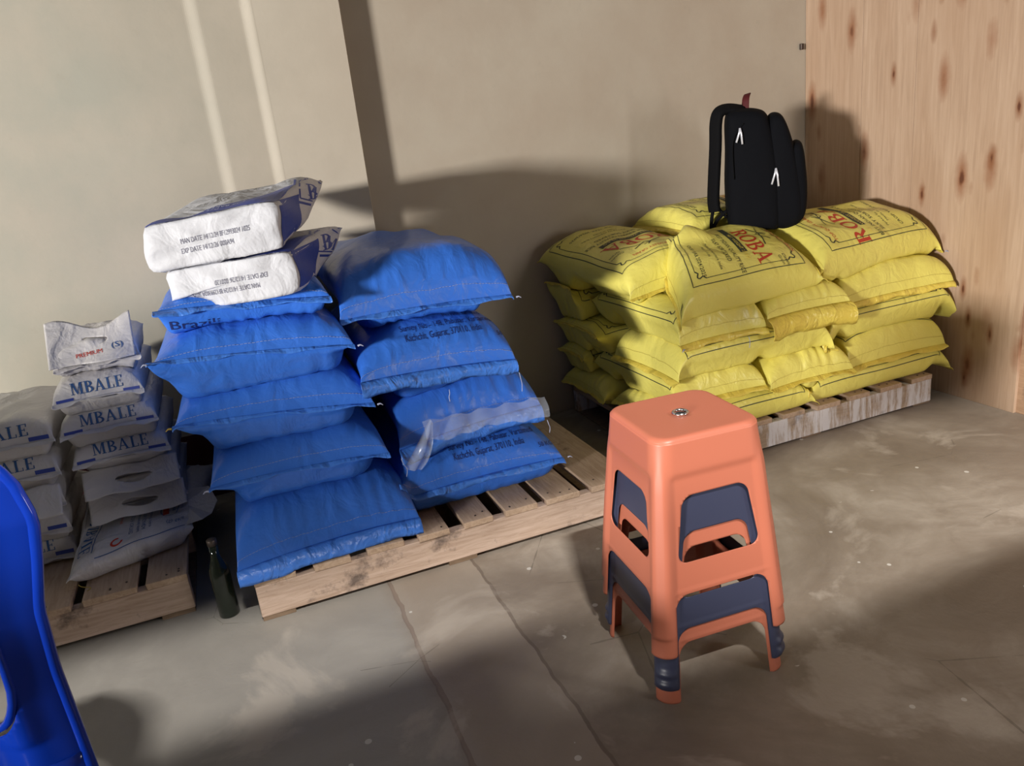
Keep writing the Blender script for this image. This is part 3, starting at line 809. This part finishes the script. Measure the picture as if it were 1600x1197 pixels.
def flour_print(F, c, z0, Hh, W, L, l1, l2, flip, emb):
    root, tree, ax, dr = F
    o = Vector((c[0], c[1], z0+Hh/2)); up = Vector((0, 0, 1))
    A = -1 if flip else 1
    it = [place2d(text_mesh(l1), (.02 if not flip else -.01), .012*A-.004, PI if flip else 0, .0135, .175), place2d(text_mesh(l2), (-.005 if not flip else .035)*1, -.012*A-.004, PI if flip else 0, .0135, .135)]
    project(root, tree, it, M['ink_dot'], o-ax*.01, ax, up, dr, 'date_print')
    # blue panel on the upper face along the front edge, ending in a round sweep on the right
    w2 = W/2
    ring = [(-w2*.97, .006), (w2*.97, .006), (w2*.97, .20)]
    for k in range(9):
        a = k/8*PI/2; ring.append((w2*.30+w2*.62*math.cos(a), .20-.085+.10*math.sin(a)))
    poly = []
    n = 40; V = []; Fq = []
    for k in range(n+1):
        x = -w2*.95+1.90*w2*k/n; s = (x+w2*.95)/(1.90*w2)
        d = .06+.03*s if s < .55 else .0765+.20*math.sin(min(1, (s-.55)/.45)*PI/2)**2.2
        V += [(x, .014), (x, d)]
        if k: Fq.append((2*k-2, 2*k, 2*k+1, 2*k-1))
    top = o+up*(Hh/2)
    project(root, tree, [(V, Fq)], M['ink_blue'], top, ax, dr, -up, 'blue_panel', .018)
    # blue sweep on the right-hand side
    V = []; Fq = []
    for k in range(21):
        y = .012+.26*k/20; hgt = Hh*.95*math.sqrt(max(0, 1-(max(0, y-.03)/.235)**2))
        V += [(y, Hh/2*.94-hgt), (y, Hh/2*.94)]
        if k: Fq.append((2*k-2, 2*k, 2*k+1, 2*k-1))
    project(root, tree, [(V, Fq)], M['ink_blue'], o+ax*(W/2), dr, up, -ax, 'blue_panel', .018)
    project(root, tree, [place2d(text_mesh('FOR BAKERS ONLY'), .0, .055, PI, .016, .17), place2d(text_mesh('Pure wheat'), -.02, .034, PI, .013, .08)], M['ink_pale'], top, ax, dr, -up, 'pale_lettering', off=.003)
    project(root, tree, [place2d(text_mesh('AZAM FLOUR') if False else text_mesh('2KG x 12'), -.02, .185, PI, .022, .13)], M['ink_grey'], top, ax, dr, -up, 'grey_lettering')
    # emblem: shield outline near the pinched end, right side
    sh = [(-.045, -.035), (.045, -.045), (.055, .03), (0, .065), (-.05, .035)]
    it = [polyline2d(sh, .007, True, .008), polyline2d([(x*.72, y*.7) for x, y in sh], .004, True, .008), place2d(serif('B'), 0, 0, .2, .045, .03), place2d(serif('M'), .012, -.004, -.4, .035, .04)]
    project(root, tree, it, M['ink_blue'], emb, (1, -.1, -.25), (.2, 0, 1), (.13, 1, -.06), 'emblem')
fc1 = (.018, 2.085); fy = -.36
F1 = flour('lower of the two white paper sacks on the left blue stack', fc1, fy, .60, .335, .112, .868, 3, slope=.05, roll=.05)
flour_print(F1, fc1, .868, .112, .335, .60, 'MAN DATE 14/12/24 BF12993024 1025', 'EXP DATE 14/12/26 000120', True, (.325, 2.5, .955))
fc2 = (-.006, 2.085)
F2 = flour('upper of the two white paper sacks, topmost thing on the left blue stack', fc2, -.32, .62, .35, .118, .983, 4, slope=.10, roll=.085)
flour_print(F2, fc2, .983, .118, .35, .62, 'MAN DATE 14/12/24 BF12993024 1025', 'EXP DATE 14/12/26 000A94', False, (.31, 2.5, 1.105))

# ---- small white bags -----------------------------------------------------
GM = 'small white printed bags on the left pallet'
def small(label, x0, x1, y0, y1, z, T, seed, zf=None, yaw=0, text=True, flap=0, bars=True, zc=None):
    zf = z-.03 if zf is None else zf
    cx, cy = (x0+x1)/2, (y0+y1)/2; ca, sa = math.cos(yaw), math.sin(yaw)
    def R(x, y, zz): return (cx+(x-cx)*ca-(y-cy)*sa, cy+(x-cx)*sa+(y-cy)*ca, zz)
    o = make_sack('small_printed_bag', label, 'bag', GM, R(x0, y0, zf), R(x1, y0, zf), R(x1, y1, z), R(x0, y1, z), T, M['white_poly'], M['white_poly'], seed,
                  N=64, NV=36, pull=.06, wr=.004, gather=.003, hem=(.012, .0), stitch=False, ev=9, ee=.5, zc=zc, sec_p=2.8)
    ax = Vector((ca, sa, 0)); dr = Vector((-sa, ca, 0)); W = x1-x0
    ctr = Vector(R(cx, y0, o.zc))
    if text:
        project(o.root, o.tree, [place2d(serif('MBALE'), 0, 0, 0, .036, W*.56)], M['ink_mb'], ctr+Vector((0, 0, .022)), ax, (0, 0, 1), dr*1.0+Vector((0, 0, -.35)), 'blue_lettering')
    if bars:
        for sx_ in (-1, 1):
            project(o.root, o.tree, [place2d(quads(rc(0, 0, 1, 1)), sx_*W*.36, 0, 0, .012, W*.18)], M['ink_blue'], ctr+Vector((0, 0, -.012)), ax, (0, 0, 1), dr, 'blue_bar')
    if flap:
        # carrying flap with an oval hand hole, draped over the front
        nu, nv = 44, 16; V = {}; VV = []; Fc = []
        fl = flap
        def pos(u, t):
            p = ctr+ax*((u-.5)*W*.99)-dr*(fl*t*.55+.012)+Vector((0, 0, T*.40 - fl*.70*t+.003*math.sin(u*9+seed)+.002*math.sin(u*17+t*3)))
            s = support(p.x, p.y, p.z+.05)
            if s > 0 and p.z < s+.003: p.z = s+.003
            return p
        def sdf(u, t): return math.hypot((u-.52)/.19, (t-.50)/.15)-1
        VV, Fc = clip_grid(nu, nv, sdf, pos)
        f = obj_from('carry_flap', VV, Fc, M['white_poly']); md = f.modifiers.new('t', 'SOLIDIFY'); md.thickness = .0012; md.offset = 0
        shift(f, o.root)
    return o
def clip_grid(nu, nv, sdf, pos, wrap=False):
    """grid surface over [0,1]^2 keeping sdf>0, cut edges follow the zero line"""
    vid = {}; VV = []; Fc = []; U = np.linspace(0, 1, nu+1); Vv = np.linspace(0, 1, nv+1)
    S = [[sdf(U[i], Vv[j]) for j in range(nv+1)] for i in range(nu+1)]
    def gv(i, j):
        ii = i % nu if wrap else i
        k = ('g', ii, j)
        if k not in vid: vid[k] = len(VV); VV.append(pos(U[ii], Vv[j]))
        return vid[k]
    def ev(a, b):
        (i0, j0), (i1, j1) = a, b
        s0, s1 = S[i0][j0], S[i1][j1]; t = s0/(s0-s1)
        t = min(max(t, .02), .98)
        ka, kb = ((i0 % nu if wrap else i0), j0), ((i1 % nu if wrap else i1), j1)
        k = ('e',)+((ka, kb) if ka < kb else (kb, ka))
        if k not in vid:
            vid[k] = len(VV); VV.append(pos(U[i0]+(U[i1]-U[i0])*t, Vv[j0]+(Vv[j1]-Vv[j0])*t))
        return vid[k]
    for i in range(nu):
        for j in range(nv):
            c = [(i, j), (i+1, j), (i+1, j+1), (i, j+1)]; s = [S[a][b] for a, b in c]
            if min(s) > 0: Fc.append(tuple(gv(*q) for q in c)); continue
            if max(s) <= 0: continue
            poly = []
            for k in range(4):
                a, b = c[k], c[(k+1) % 4]; sa, sb = s[k], s[(k+1) % 4]
                if sa > 0: poly.append(gv(*a))
                if (sa > 0) != (sb > 0): poly.append(ev(a, b))
            if len(set(poly)) >= 3: Fc.append(tuple(poly))
    return VV, Fc
# column B (in full view), bottom to top, then column A at the frame's left edge
def oy(px): return px
S = []
S.append(small('small white bag at the back right of the left pallet, blank corner up', -.36, -.20, 2.55, 2.86, .19, .08, 51, text=False, bars=False, yaw=-.2))
S.append(small('lower small white bag at the back of the nearer column', -.53, -.25, 2.50, 2.90, .18, .09, 52, text=False))
S.append(small('lowest small white bag at the edge of the frame, letters cut by the blue chair', -.86, -.58, 2.45, 2.85, .175, .09, 53))
S.append(small('second small white bag from the bottom of the column at the frame edge', -.86, -.575, 2.44, 2.85, .265, .09, 54, text=False))
S.append(small('small white bag with a blank draped flap, just above the loose bag', -.525, -.25, 2.49, 2.90, .275, .09, 55, text=False, bars=False, flap=.095))
S.append(small('small white bag under the lowest blue-lettered row of the nearer column', -.52, -.25, 2.48, 2.90, .365, .09, 56, text=False, bars=False, flap=.10))
S.append(small('small white bag with a drooping carry flap in the column at the frame edge', -.85, -.565, 2.42, 2.85, .355, .10, 57, text=False, flap=.11))
S.append(small('small white bag, lowest blue lettering in the nearer column', -.525, -.255, 2.42, 2.88, .455, .10, 58))
S.append(small('second lettered small white bag from the top of the column at the frame edge', -.84, -.55, 2.40, 2.85, .455, .095, 59))
S.append(small('small white bag, middle one of the three blue-lettered rows in the nearer column', -.53, -.265, 2.40, 2.86, .555, .10, 60))
S.append(small('topmost lettered small white bag in the column at the frame edge', -.83, -.54, 2.40, 2.85, .555, .105, 61, flap=0))
S.append(small('small white bag, uppermost blue lettering in the nearer column', -.52, -.28, 2.38, 2.86, .655, .10, 62))
# loose bag lying in front, print side up
LB = make_sack('small_printed_bag', 'small white bag lying loose at the front of the left pallet, printed panel up', 'bag', GM,
               (-.545, 2.60, .25), (-.575, 2.235, .165), (-.245, 2.345, .18), (-.255, 2.66, .26), .085, M['white_poly'], M['white_poly'], 71,
               N=72, NV=48, pull=.05, wr=.004, gather=.005, hem=(.012, .0), stitch=False, ev=4, sec_p=2.6)
def TT(o, mesh, a, b, h, wd, ang):
    vs, fs = place2d(mesh, a, b, ang, h, wd); return vs, fs
print_on(LB, [TT(LB, serif('MBALE'), -.135, .02, .034, .17, PI/2), polyline2d([(-.10, .145), (.14, .145)], .003), polyline2d([(-.11, -.10), (-.11, .12)], .003)], M['ink_mb'], 'blue_lettering', .01)
rows = []
for k, (a, h) in enumerate(((-.01, .012), (.008, .010), (.025, .012), (.042, .010))):
    rows.append(TT(LB, text_mesh(('WHEAT FLOUR FORTIFIED', 'Vitamins and minerals added', 'PACKED IN UGANDA', 'Store in a cool dry place')[k]), a, .02, h, .16, PI/2))
print_on(LB, rows+[TT(LB, text_mesh('(S) 5Kg'), .115, .11, .022, .05, 0)], M['ink_mb'], 'small_print', .01)
print_on(LB, [TT(LB, text_mesh('Best for home baking'), -.045, -.02, .010, .08, PI/2), polyline2d([(-.045+.014*math.cos(t), .115+.014*math.sin(t)) for t in np.linspace(0, 5, 12)], .006, False, .005),
              TT(LB, quads(rc(0, 0, 1, 1)), .088, .02, .018, .07, PI/2)], M['ink_red'], 'red_print', .01)
print_on(LB, [polyline2d([(.10+.028*math.cos(t), .02+.05*math.sin(t)) for t in np.linspace(0, 6.2, 24)], .0022, False, .006), TT(LB, text_mesh('GRAIN'), .112, .02, .010, .045, PI/2)], M['ink_mb'], 'emblem', .008)
loose_thread(LB, (-.555, 2.225, .15), .03, -.01, .02, 'ythread')
# its open paper corner reaching right
V = []; Fc = []
outl = [(-.262, 2.36), (-.215, 2.335), (-.19, 2.40), (-.17, 2.47), (-.19, 2.56), (-.262, 2.62)]
top = [(x, y, .19+.02*i/5+.012*math.sin(i*2)) for i, (x, y) in enumerate(outl)]
V = top+[(-.27, 2.49, .205)]; Fc = [(i, i+1, 6) for i in range(5)]
f = obj_from('open_end', V, Fc, M['white_poly'], smooth=False); md = f.modifiers.new('s', 'SUBSURF'); md.subdivision_type = 'SIMPLE'; md.levels = 2; md.render_levels = 2
md = f.modifiers.new('t', 'SOLIDIFY'); md.thickness = .0015; shift(f, LB.root)
# top bag with its handle flap standing up
TB = small('topmost small white bag, carry flap folded over with an oval hand hole', -.505, -.275, 2.42, 2.80, .745, .09, 63, text=False, bars=False, yaw=.03)
def pos(u, t):
    x = -.505+.225*u; y = 2.40+.10*t+.01*math.sin(u*7); z = .725+.10*t+.018*math.sin(u*PI*2+1)*t
    return Vector((x, y, z))
VV, Fc = clip_grid(44, 20, lambda u, t: math.hypot((u-.55)/.15, (t-.62)/.11)-1, pos)
f = obj_from('carry_flap', VV, Fc, M['white_poly']); md = f.modifiers.new('t', 'SOLIDIFY'); md.thickness = .0012; shift(f, TB.root)
bt = BVHTree.FromPolygons([tuple(v) for v in VV], Fc)
project(TB.root, bt, [place2d(text_mesh('PREMIUM'), .02, 0, .05, .014, .07)], M['ink_red'], (-.42, 2.42, .75), (1, 0, 0), (0, .6, 1), (0, 1, -.4), 'red_print')
project(TB.root, bt, [place2d(text_mesh('(S)'), .0, 0, .05, .018, .03)], M['ink_mb'], (-.325, 2.42, .765), (1, 0, 0), (0, .6, 1), (0, 1, -.4), 'blue_print')

# ---- dark glass bottle between the pallets --------------------------------
root = thing('glass_bottle', 'dark glass bottle standing in the shadowed gap between the two left pallets', 'bottle', (-.185, 2.10, 0))
def lathe(name, prof, mat, root, n=28):
    V = []; Fc = []
    for r, z in prof:
        for k in range(n): V.append((r*math.cos(2*PI*k/n), r*math.sin(2*PI*k/n), z))
    for j in range(len(prof)-1):
        for k in range(n): Fc.append((j*n+k, j*n+(k+1) % n, (j+1)*n+(k+1) % n, (j+1)*n+k))
    Fc.append(tuple(range(n))[::-1]); Fc.append(tuple((len(prof)-1)*n+k for k in range(n)))
    return obj_from(name, V, Fc, mat, root)
lathe('bottle_body', [(.024, .0), (.028, .004), (.028, .13), (.026, .148), (.016, .175), (.012, .19), (.012, .222)], M['glass'], root)
lathe('bottle_cap', [(.0135, .222), (.0135, .238), (.012, .240)], M['nail'], root)

# ------------------------------------------------------------------ stools
def make_stool(label, mat, cx, cy, z0, yaw, kind, with_ring):
    root = thing('plastic_stool', label, 'stool', (cx, cy, z0), 'nested plastic stools')
    root.rotation_euler = (0, 0, yaw)
    Ht = .468; NP = 160
    shr = {'orange': 0, 'navy': .0032, 'low': .0066}[kind]
    def half(z): return .1615-shr-.0375*(z/Ht)           # half side of the skirt at height z
    def rad(z): return .036+.004*(z/Ht)
    def outline(a, r, q):
        """q in [0,4): side index + position; returns x,y, tangential metric position from side centre, and normal"""
        side = int(q) % 4; f = q-int(q)-.5             # -.5..+.5
        st = a-r; arc = r*PI/4; tot = st+arc
        s = f*2*tot
        if abs(s) <= st: x, y, nx, ny = s, -a, 0, -1
        else:
            an = (abs(s)-st)/r; sg = math.copysign(1, s)
            x = sg*(st+r*math.sin(an)); y = -a+r-r*math.cos(an); nx, ny = sg*math.sin(an), -math.cos(an)
        c, sn_ = [(1, 0), (0, 1), (-1, 0), (0, -1)][side]
        return x*c-y*sn_, x*sn_+y*c, s, nx*c-ny*sn_, nx*sn_+ny*c
    def rbox(x, z, hx, z0_, z1_, r):
        dx = abs(x)-hx+r; dz = abs(z-(z0_+z1_)/2)-(z1_-z0_)/2+r
        return math.hypot(max(dx, 0), max(dz, 0))+min(max(dx, dz), 0)-r
    def sdf(u, v):
        z = v*Ht; q = u*4; a = half(z); _, _, s, _, _ = outline(a, rad(z), q % 4)
        hx1 = a*.70-.006
        d1 = rbox(s, z, hx1-(z-.225)*.10, .205, .350, .024)
        hx2 = a*.72
        d2 = rbox(s, z, hx2, -.2, .135, .030)
        foot = 1.0
        # rounded foot ends
        corner = a+rad(z)*0
        return min(d1, d2, foot)
    sm = lambda x: max(0, min(1, x))**2*(3-2*max(0, min(1, x)))
    def pos(u, v):
        z = v*Ht; q = (u*4) % 4; a = half(z); r = rad(z); x, y, s, nx, ny = outline(a, r, q)
        d = 0
        hx = a*.70
        # recessed side panel between the legs, fading out under the seat
        rec = sm((hx+.010-abs(s))/.008)*sm((.405+shr*20-z)/.02)
        d -= .0045*rec
        # flutes on the legs
        ac = abs(s)-hx
        d += .0016*sm(1-abs(ac-.022)/.005)*sm((.42-z)/.04)*sm((z-.05)/.02)
        d += -.0012*sm(1-abs(ac-.030)/.004)*sm((.42-z)/.04)*sm((z-.05)/.02)
        # corner pad ends above the foot
        cp = sm((abs(s)-hx-.012)/.01)
        if kind != 'navy': d += .0035*cp*sm((z-.040)/.006)*sm((.46-z)/.1)
        else:
            d += .0035*cp*sm((z-.085)/.006)*sm((.46-z)/.1)
            for zc_ in (.014, .038): d += .006*cp*sm(1-abs(z-zc_)/.013)
        # lip of the bands
        d += .0018*sm(1-abs(z-.142)/.006)*sm((hx+.004-abs(s))/.004)
        return Vector((x+nx*d, y+ny*d, z))
    VV, Fc = clip_grid(NP, 110, sdf, pos, wrap=True)
    nb = len(VV)
    o = obj_from('skirt_and_legs', VV, Fc, mat, root)
    md = o.modifiers.new('t', 'SOLIDIFY'); md.thickness = .0019; md.offset = -1
    # seat: from the hole out over the rounded edge down to the skirt
    rings = []
    a0, r_0 = half(Ht), rad(Ht)
    for t in (.0, .02, .05, .12, .25, .4, .55, .7, .82, .90): rings.append((t, .0))
    V = []; Fc = []; n = NP
    hole = .0125
    def ring(a, r, z): return [(lambda w_: (w_[0], w_[1], z))(outline(a, r, 4*k/n)) for k in range(n)]
    R = []
    R.append([(hole*math.cos(2*PI*(k/n)-3*PI/4+0), hole*math.sin(2*PI*(k/n)-3*PI/4), Ht+.0015) for k in range(n)])
    R.append([(hole*1.0*math.cos(2*PI*(k/n)-3*PI/4), hole*math.sin(2*PI*(k/n)-3*PI/4), Ht+.006) for k in range(n)])
    for a in (.03, .05, .08, .098): R.append(ring(a, a*(.95 if a < .04 else .62 if a < .06 else .46), Ht+.008-.0015*(1-(a/.1))))
    R.append(ring(a0-.014, r_0-.006, Ht+.0085))
    for an in np.linspace(10, 90, 7):
        th = math.radians(an); R.append(ring(a0-.012+.012*math.sin(th), r_0-.004+.004*math.sin(th), Ht-.004+.0125*math.cos(th)))
    R.append(ring(a0+.0, r_0, Ht-.0045))
    for rr in R: V += rr
    for j in range(len(R)-1):
        for k in range(n): Fc.append((j*n+k, j*n+(k+1) % n, (j+1)*n+(k+1) % n, (j+1)*n+k)[::-1])
    s_ = obj_from('seat', V, Fc, mat, root); md = s_.modifiers.new('t', 'SOLIDIFY'); md.thickness = .0019; md.offset = -1
    if with_ring:
        pts = [(.0155*math.cos(t), .0155*math.sin(t), Ht+.0085) for t in np.linspace(0, 2*PI, 28, endpoint=False)]
        tube('grommet', pts, .0034, M['chrome'], root, n=8, closed=True)
        lathe_o = lathe('hole_shade_disc', [(.0125, Ht-.012), (.0125, Ht-.010), (.0135, Ht+.006)], M['black_hole'], root, 24)  # black disc paints the shade inside the seat hole
    return root
SX, SY, SYAW = .846, 1.335, math.radians(-4)
make_stool('orange plastic stool nested on top of the stool stack, its seat uncovered', M['orange'], SX, SY, .122, SYAW, 'orange', True)
make_stool('navy blue plastic stool sandwiched between the two orange stools', M['navy'], SX, SY, .037, SYAW, 'navy', False)
make_stool('lowest orange plastic stool of the nested stack, standing on the floor', M['orange'], SX, SY, .0, SYAW, 'low', False)

# ------------------------------------------------------------------ backpack
BX, BY, BZ = 1.985, 2.50, .75
bp = thing('backpack', 'black backpack with a dark red top loop standing on the yellow sacks', 'backpack', (BX, BY, BZ)); bp.rotation_euler = (0, 0, -.62); bp.scale = (.96, .96, 1.03)
def slab(name, prof, y0, y1, bev, mat, root, seg=5, lev=1, squash=.0):
    """closed xz profile with depth along y; rounded towards both faces"""
    P = catmull([(x, 0, z) for x, z in prof], 5, True); n = len(P)
    cx = sum(p.x for p in P)/n; cz = sum(p.z for p in P)/n
    V = []; Fc = []; rings = []
    ym = (y0+y1)/2; hy = (y1-y0)/2
    for k in range(-8, 9):
        t = k/8; s = (1-abs(t)**3.2)**.42 if abs(t) < 1 else 0
        s = .60+.40*s
        off = ym+hy*t
        V += [(cx+(p.x-cx)*s, off, cz+(p.z-cz)*(.80+.20*(s-.6)/.4)) for p in P]
    m = 17
    for j in range(m-1):
        for i in range(n): Fc.append((j*n+i, j*n+(i+1) % n, (j+1)*n+(i+1) % n, (j+1)*n+i))
    Fc.append(tuple(range(n))[::-1]); Fc.append(tuple((m-1)*n+i for i in range(n)))
    o = obj_from(name, V, Fc, mat, root)
    md = o.modifiers.new('s', 'SUBSURF'); md.levels = lev; md.render_levels = lev
    return o
slab('pack_body', [(-.125, .03), (-.135, .16), (-.130, .30), (-.128, .41), (-.100, .440), (-.01, .435), (.035, .40), (.065, .28), (.08, .12), (.075, .01), (.02, .0), (-.08, .0)], -.13, .14, .03, M['cloth'], bp)
slab('front_pocket', [(.03, .04), (.03, .20), (.02, .33), (.035, .405), (.075, .41), (.105, .36), (.135, .26), (.160, .12), (.160, .04), (.13, .005), (.07, .0)], -.115, .12, .03, M['cloth'], bp)
slab('lower_pocket', [(.06, .05), (.085, .20), (.115, .295), (.155, .302), (.172, .20), (.176, .11), (.165, .04), (.13, .012), (.08, .01)], -.105, .105, .03, M['cloth'], bp)
def strap(name, pts, hw, ht, mat): return tube(name, catmull(pts, 7), 1, mat, bp, n=12, flat=(hw, ht), up=Vector((1, 0, 0)) if name != 'top_loop' else Vector((0, 0, 1)))
strap('top_loop', [(-.050, -.045, .420), (-.047, -.036, .470), (-.040, .0, .487), (-.047, .036, .470), (-.050, .045, .420)], .013, .0026, M['red_cloth'])
for yy in (-.075, .075):
    pts = [(-.055, yy*.6, .432), (-.110, yy*.7, .444), (-.148, yy*.9, .436), (-.162, yy, .40), (-.166, yy, .32), (-.174, yy, .22), (-.180, yy, .13), (-.176, yy, .085)]
    tube('shoulder_strap', catmull(pts, 7), 1, M['cloth2'], bp, n=14, flat=(.026, .012), up=Vector((1, 0, 0)))
    w_ = [(-.182, yy, .095), (-.190, yy, .05), (-.192, yy, .012)]
    tube('webbing', catmull(w_, 5), 1, M['cloth2'], bp, n=8, flat=(.010, .007), up=Vector((1, 0, 0)))
    w_ = [(-.192, yy, .012), (-.165, yy, .055), (-.128, yy, .085)]
    tube('webbing', catmull(w_, 5), 1, M['cloth2'], bp, n=8, flat=(.010, .007), up=Vector((1, 0, 0)))
    w_ = [(-.185, yy, .10), (-.160, yy, .092), (-.130, yy, .060)]
    tube('webbing', catmull(w_, 5), 1, M['cloth2'], bp, n=8, flat=(.008, .006), up=Vector((1, 0, 0)))
    w_ = [(-.19, yy, .012), (-.15, yy, .010), (-.10, yy*.9, .025)]
    tube('webbing', catmull(w_, 5), 1, M['cloth2'], bp, n=8, flat=(.006, .004), up=Vector((1, 0, 0)))
    tube('buckle', [(-.200, yy, .018), (-.180, yy, .012)], 1, M['cloth2'], bp, n=8, flat=(.015, .006), up=Vector((1, 0, 0)))
strap('zipper', [(-.06, -.125, .39), (-.10, -.128, .33), (-.10, -.13, .20)], .003, .0015, M['cloth2'])
for (x, z, s, y) in ((-.075, .375, 1, -.135), (.055, .225, 1.15, -.118)):
    for dx, k in ((-.014, 1), (.008, 1.15)):
        p0 = (x, y, z); p1 = (x+dx*s, y-.004, z-.048*s*k)
        tube('zipper_pull', [p0, ((p0[0]*2+p1[0])/3+.002, y-.003, (p0[2]*2+p1[2])/3), p1], 1, M['silver'], bp, n=8, flat=(.0034, .0012), up=Vector((0, 1, 0)))

# ------------------------------------------------------------------ blue chair
ch = thing('plastic_chair', 'glossy blue moulded plastic chair cut off by the left edge of the frame', 'chair', (-.55, 1.10, 0))
# backrest panel: u across (0 left .. 1 right), v up from z .40 to .95; right edge outline measured on the thing
zt = np.array([.0, .20, .387, .50, .589, .68, .753, .807, .86, .90, .925])
xr = np.array([.300, .262, .236, .232, .228, .232, .250, .260, .248, .215, .150])
def edge_x(z): return float(np.interp(z, zt, xr))
def by(x, z): return -.02+.10*(x/.26)**2*(-1)*.6 + .05*(z-.45)      # gently curved, leaning
def bpos(u, v):
    z = .40+.525*v; x = (u*2-1)*edge_x(z)
    e = abs(u*2-1)
    lip = .022*max(0, (e-.80)/.20)**2
    return Vector((x, by(x, z)+lip-.02*math.exp(-((e-.74)/.10)**2)*(1 if z > .5 else .6), z))
def bsdf(u, v):
    z = .40+.525*v; x = (u*2-1)*edge_x(z)
    def rb(cx_, cz_, hx, hz, r):
        dx = abs(x-cx_)-hx+r; dz = abs(z-cz_)-hz+r
        return math.hypot(max(dx, 0), max(dz, 0))+min(max(dx, dz), 0)-r
    return min(rb(0, .62, .180, .115, .07), 1)
VV, Fc = clip_grid(72, 72, bsdf, bpos)
o = obj_from('backrest', VV, Fc, M['chair'], ch); md = o.modifiers.new('t', 'SOLIDIFY'); md.thickness = .006; md.offset = 0
hr = []
for k in range(48):
    a = 2*PI*k/48; x = .180*math.copysign(abs(math.cos(a))**.6, math.cos(a)); z = .62+.115*math.copysign(abs(math.sin(a))**.6, math.sin(a))
    hr.append(bpos(.5+x/(2*edge_x(z)), (z-.40)/.525))
tube('slot_rim', hr, .006, M['chair'], ch, n=8, closed=True)
rim = [bpos(1, v) for v in np.linspace(0, 1, 30)]+[bpos(u, 1) for u in np.linspace(1, 0, 24)[1:]]+[bpos(0, v) for v in np.linspace(1, 0, 30)[1:]]
tube('rolled_rim', rim, .008, M['chair'], ch, n=10)
for s in (-1, 1):
    V = []; Fc = []; R = 22; K = 14
    for r in range(R):
        t = r/(R-1); z = .46*(1-t); wx = .075+.0*t
        for k in range(K):
            a = -PI/2+PI*k/(K-1)
            xo = edge_x(z)
            x = xo-wx/2+wx/2*math.sin(a); y = by(xo, .45)+.05*t+.0+.022*math.cos(a)*-1+.03
            V.append((s*x, y, z))
    for r in range(R-1):
        for k in range(K-1): Fc.append((r*K+k, r*K+k+1, (r+1)*K+k+1, (r+1)*K+k))
    o = obj_from('leg', V, Fc, M['chair'], ch); md = o.modifiers.new('t', 'SOLIDIFY'); md.thickness = .005; md.offset = 0
    o = tube('leg', catmull([(s*.20, -.40, .43), (s*.225, -.43, .2), (s*.245, -.45, .0)], 6), [.026-.008*i/12 for i in range(13)], M['chair'], ch, n=14)
V = []; Fc = []
def spos(u, v):
    x = (u*2-1)*(.215-.01*v); y = -.02-.41*v; e = abs(u*2-1)
    z = .435-.018*(1-e**2)*(1-(v-.5)**2*2)+(-.03*max(0, (v-.88)/.12)**2)-.02*max(0, (e-.9)/.1)**2
    return Vector((x, y, z))
VV, Fc = clip_grid(30, 30, lambda u, v: 1, spos)
o = obj_from('seat', VV, Fc, M['chair'], ch); md = o.modifiers.new('t', 'SOLIDIFY'); md.thickness = .005; md.offset = 0
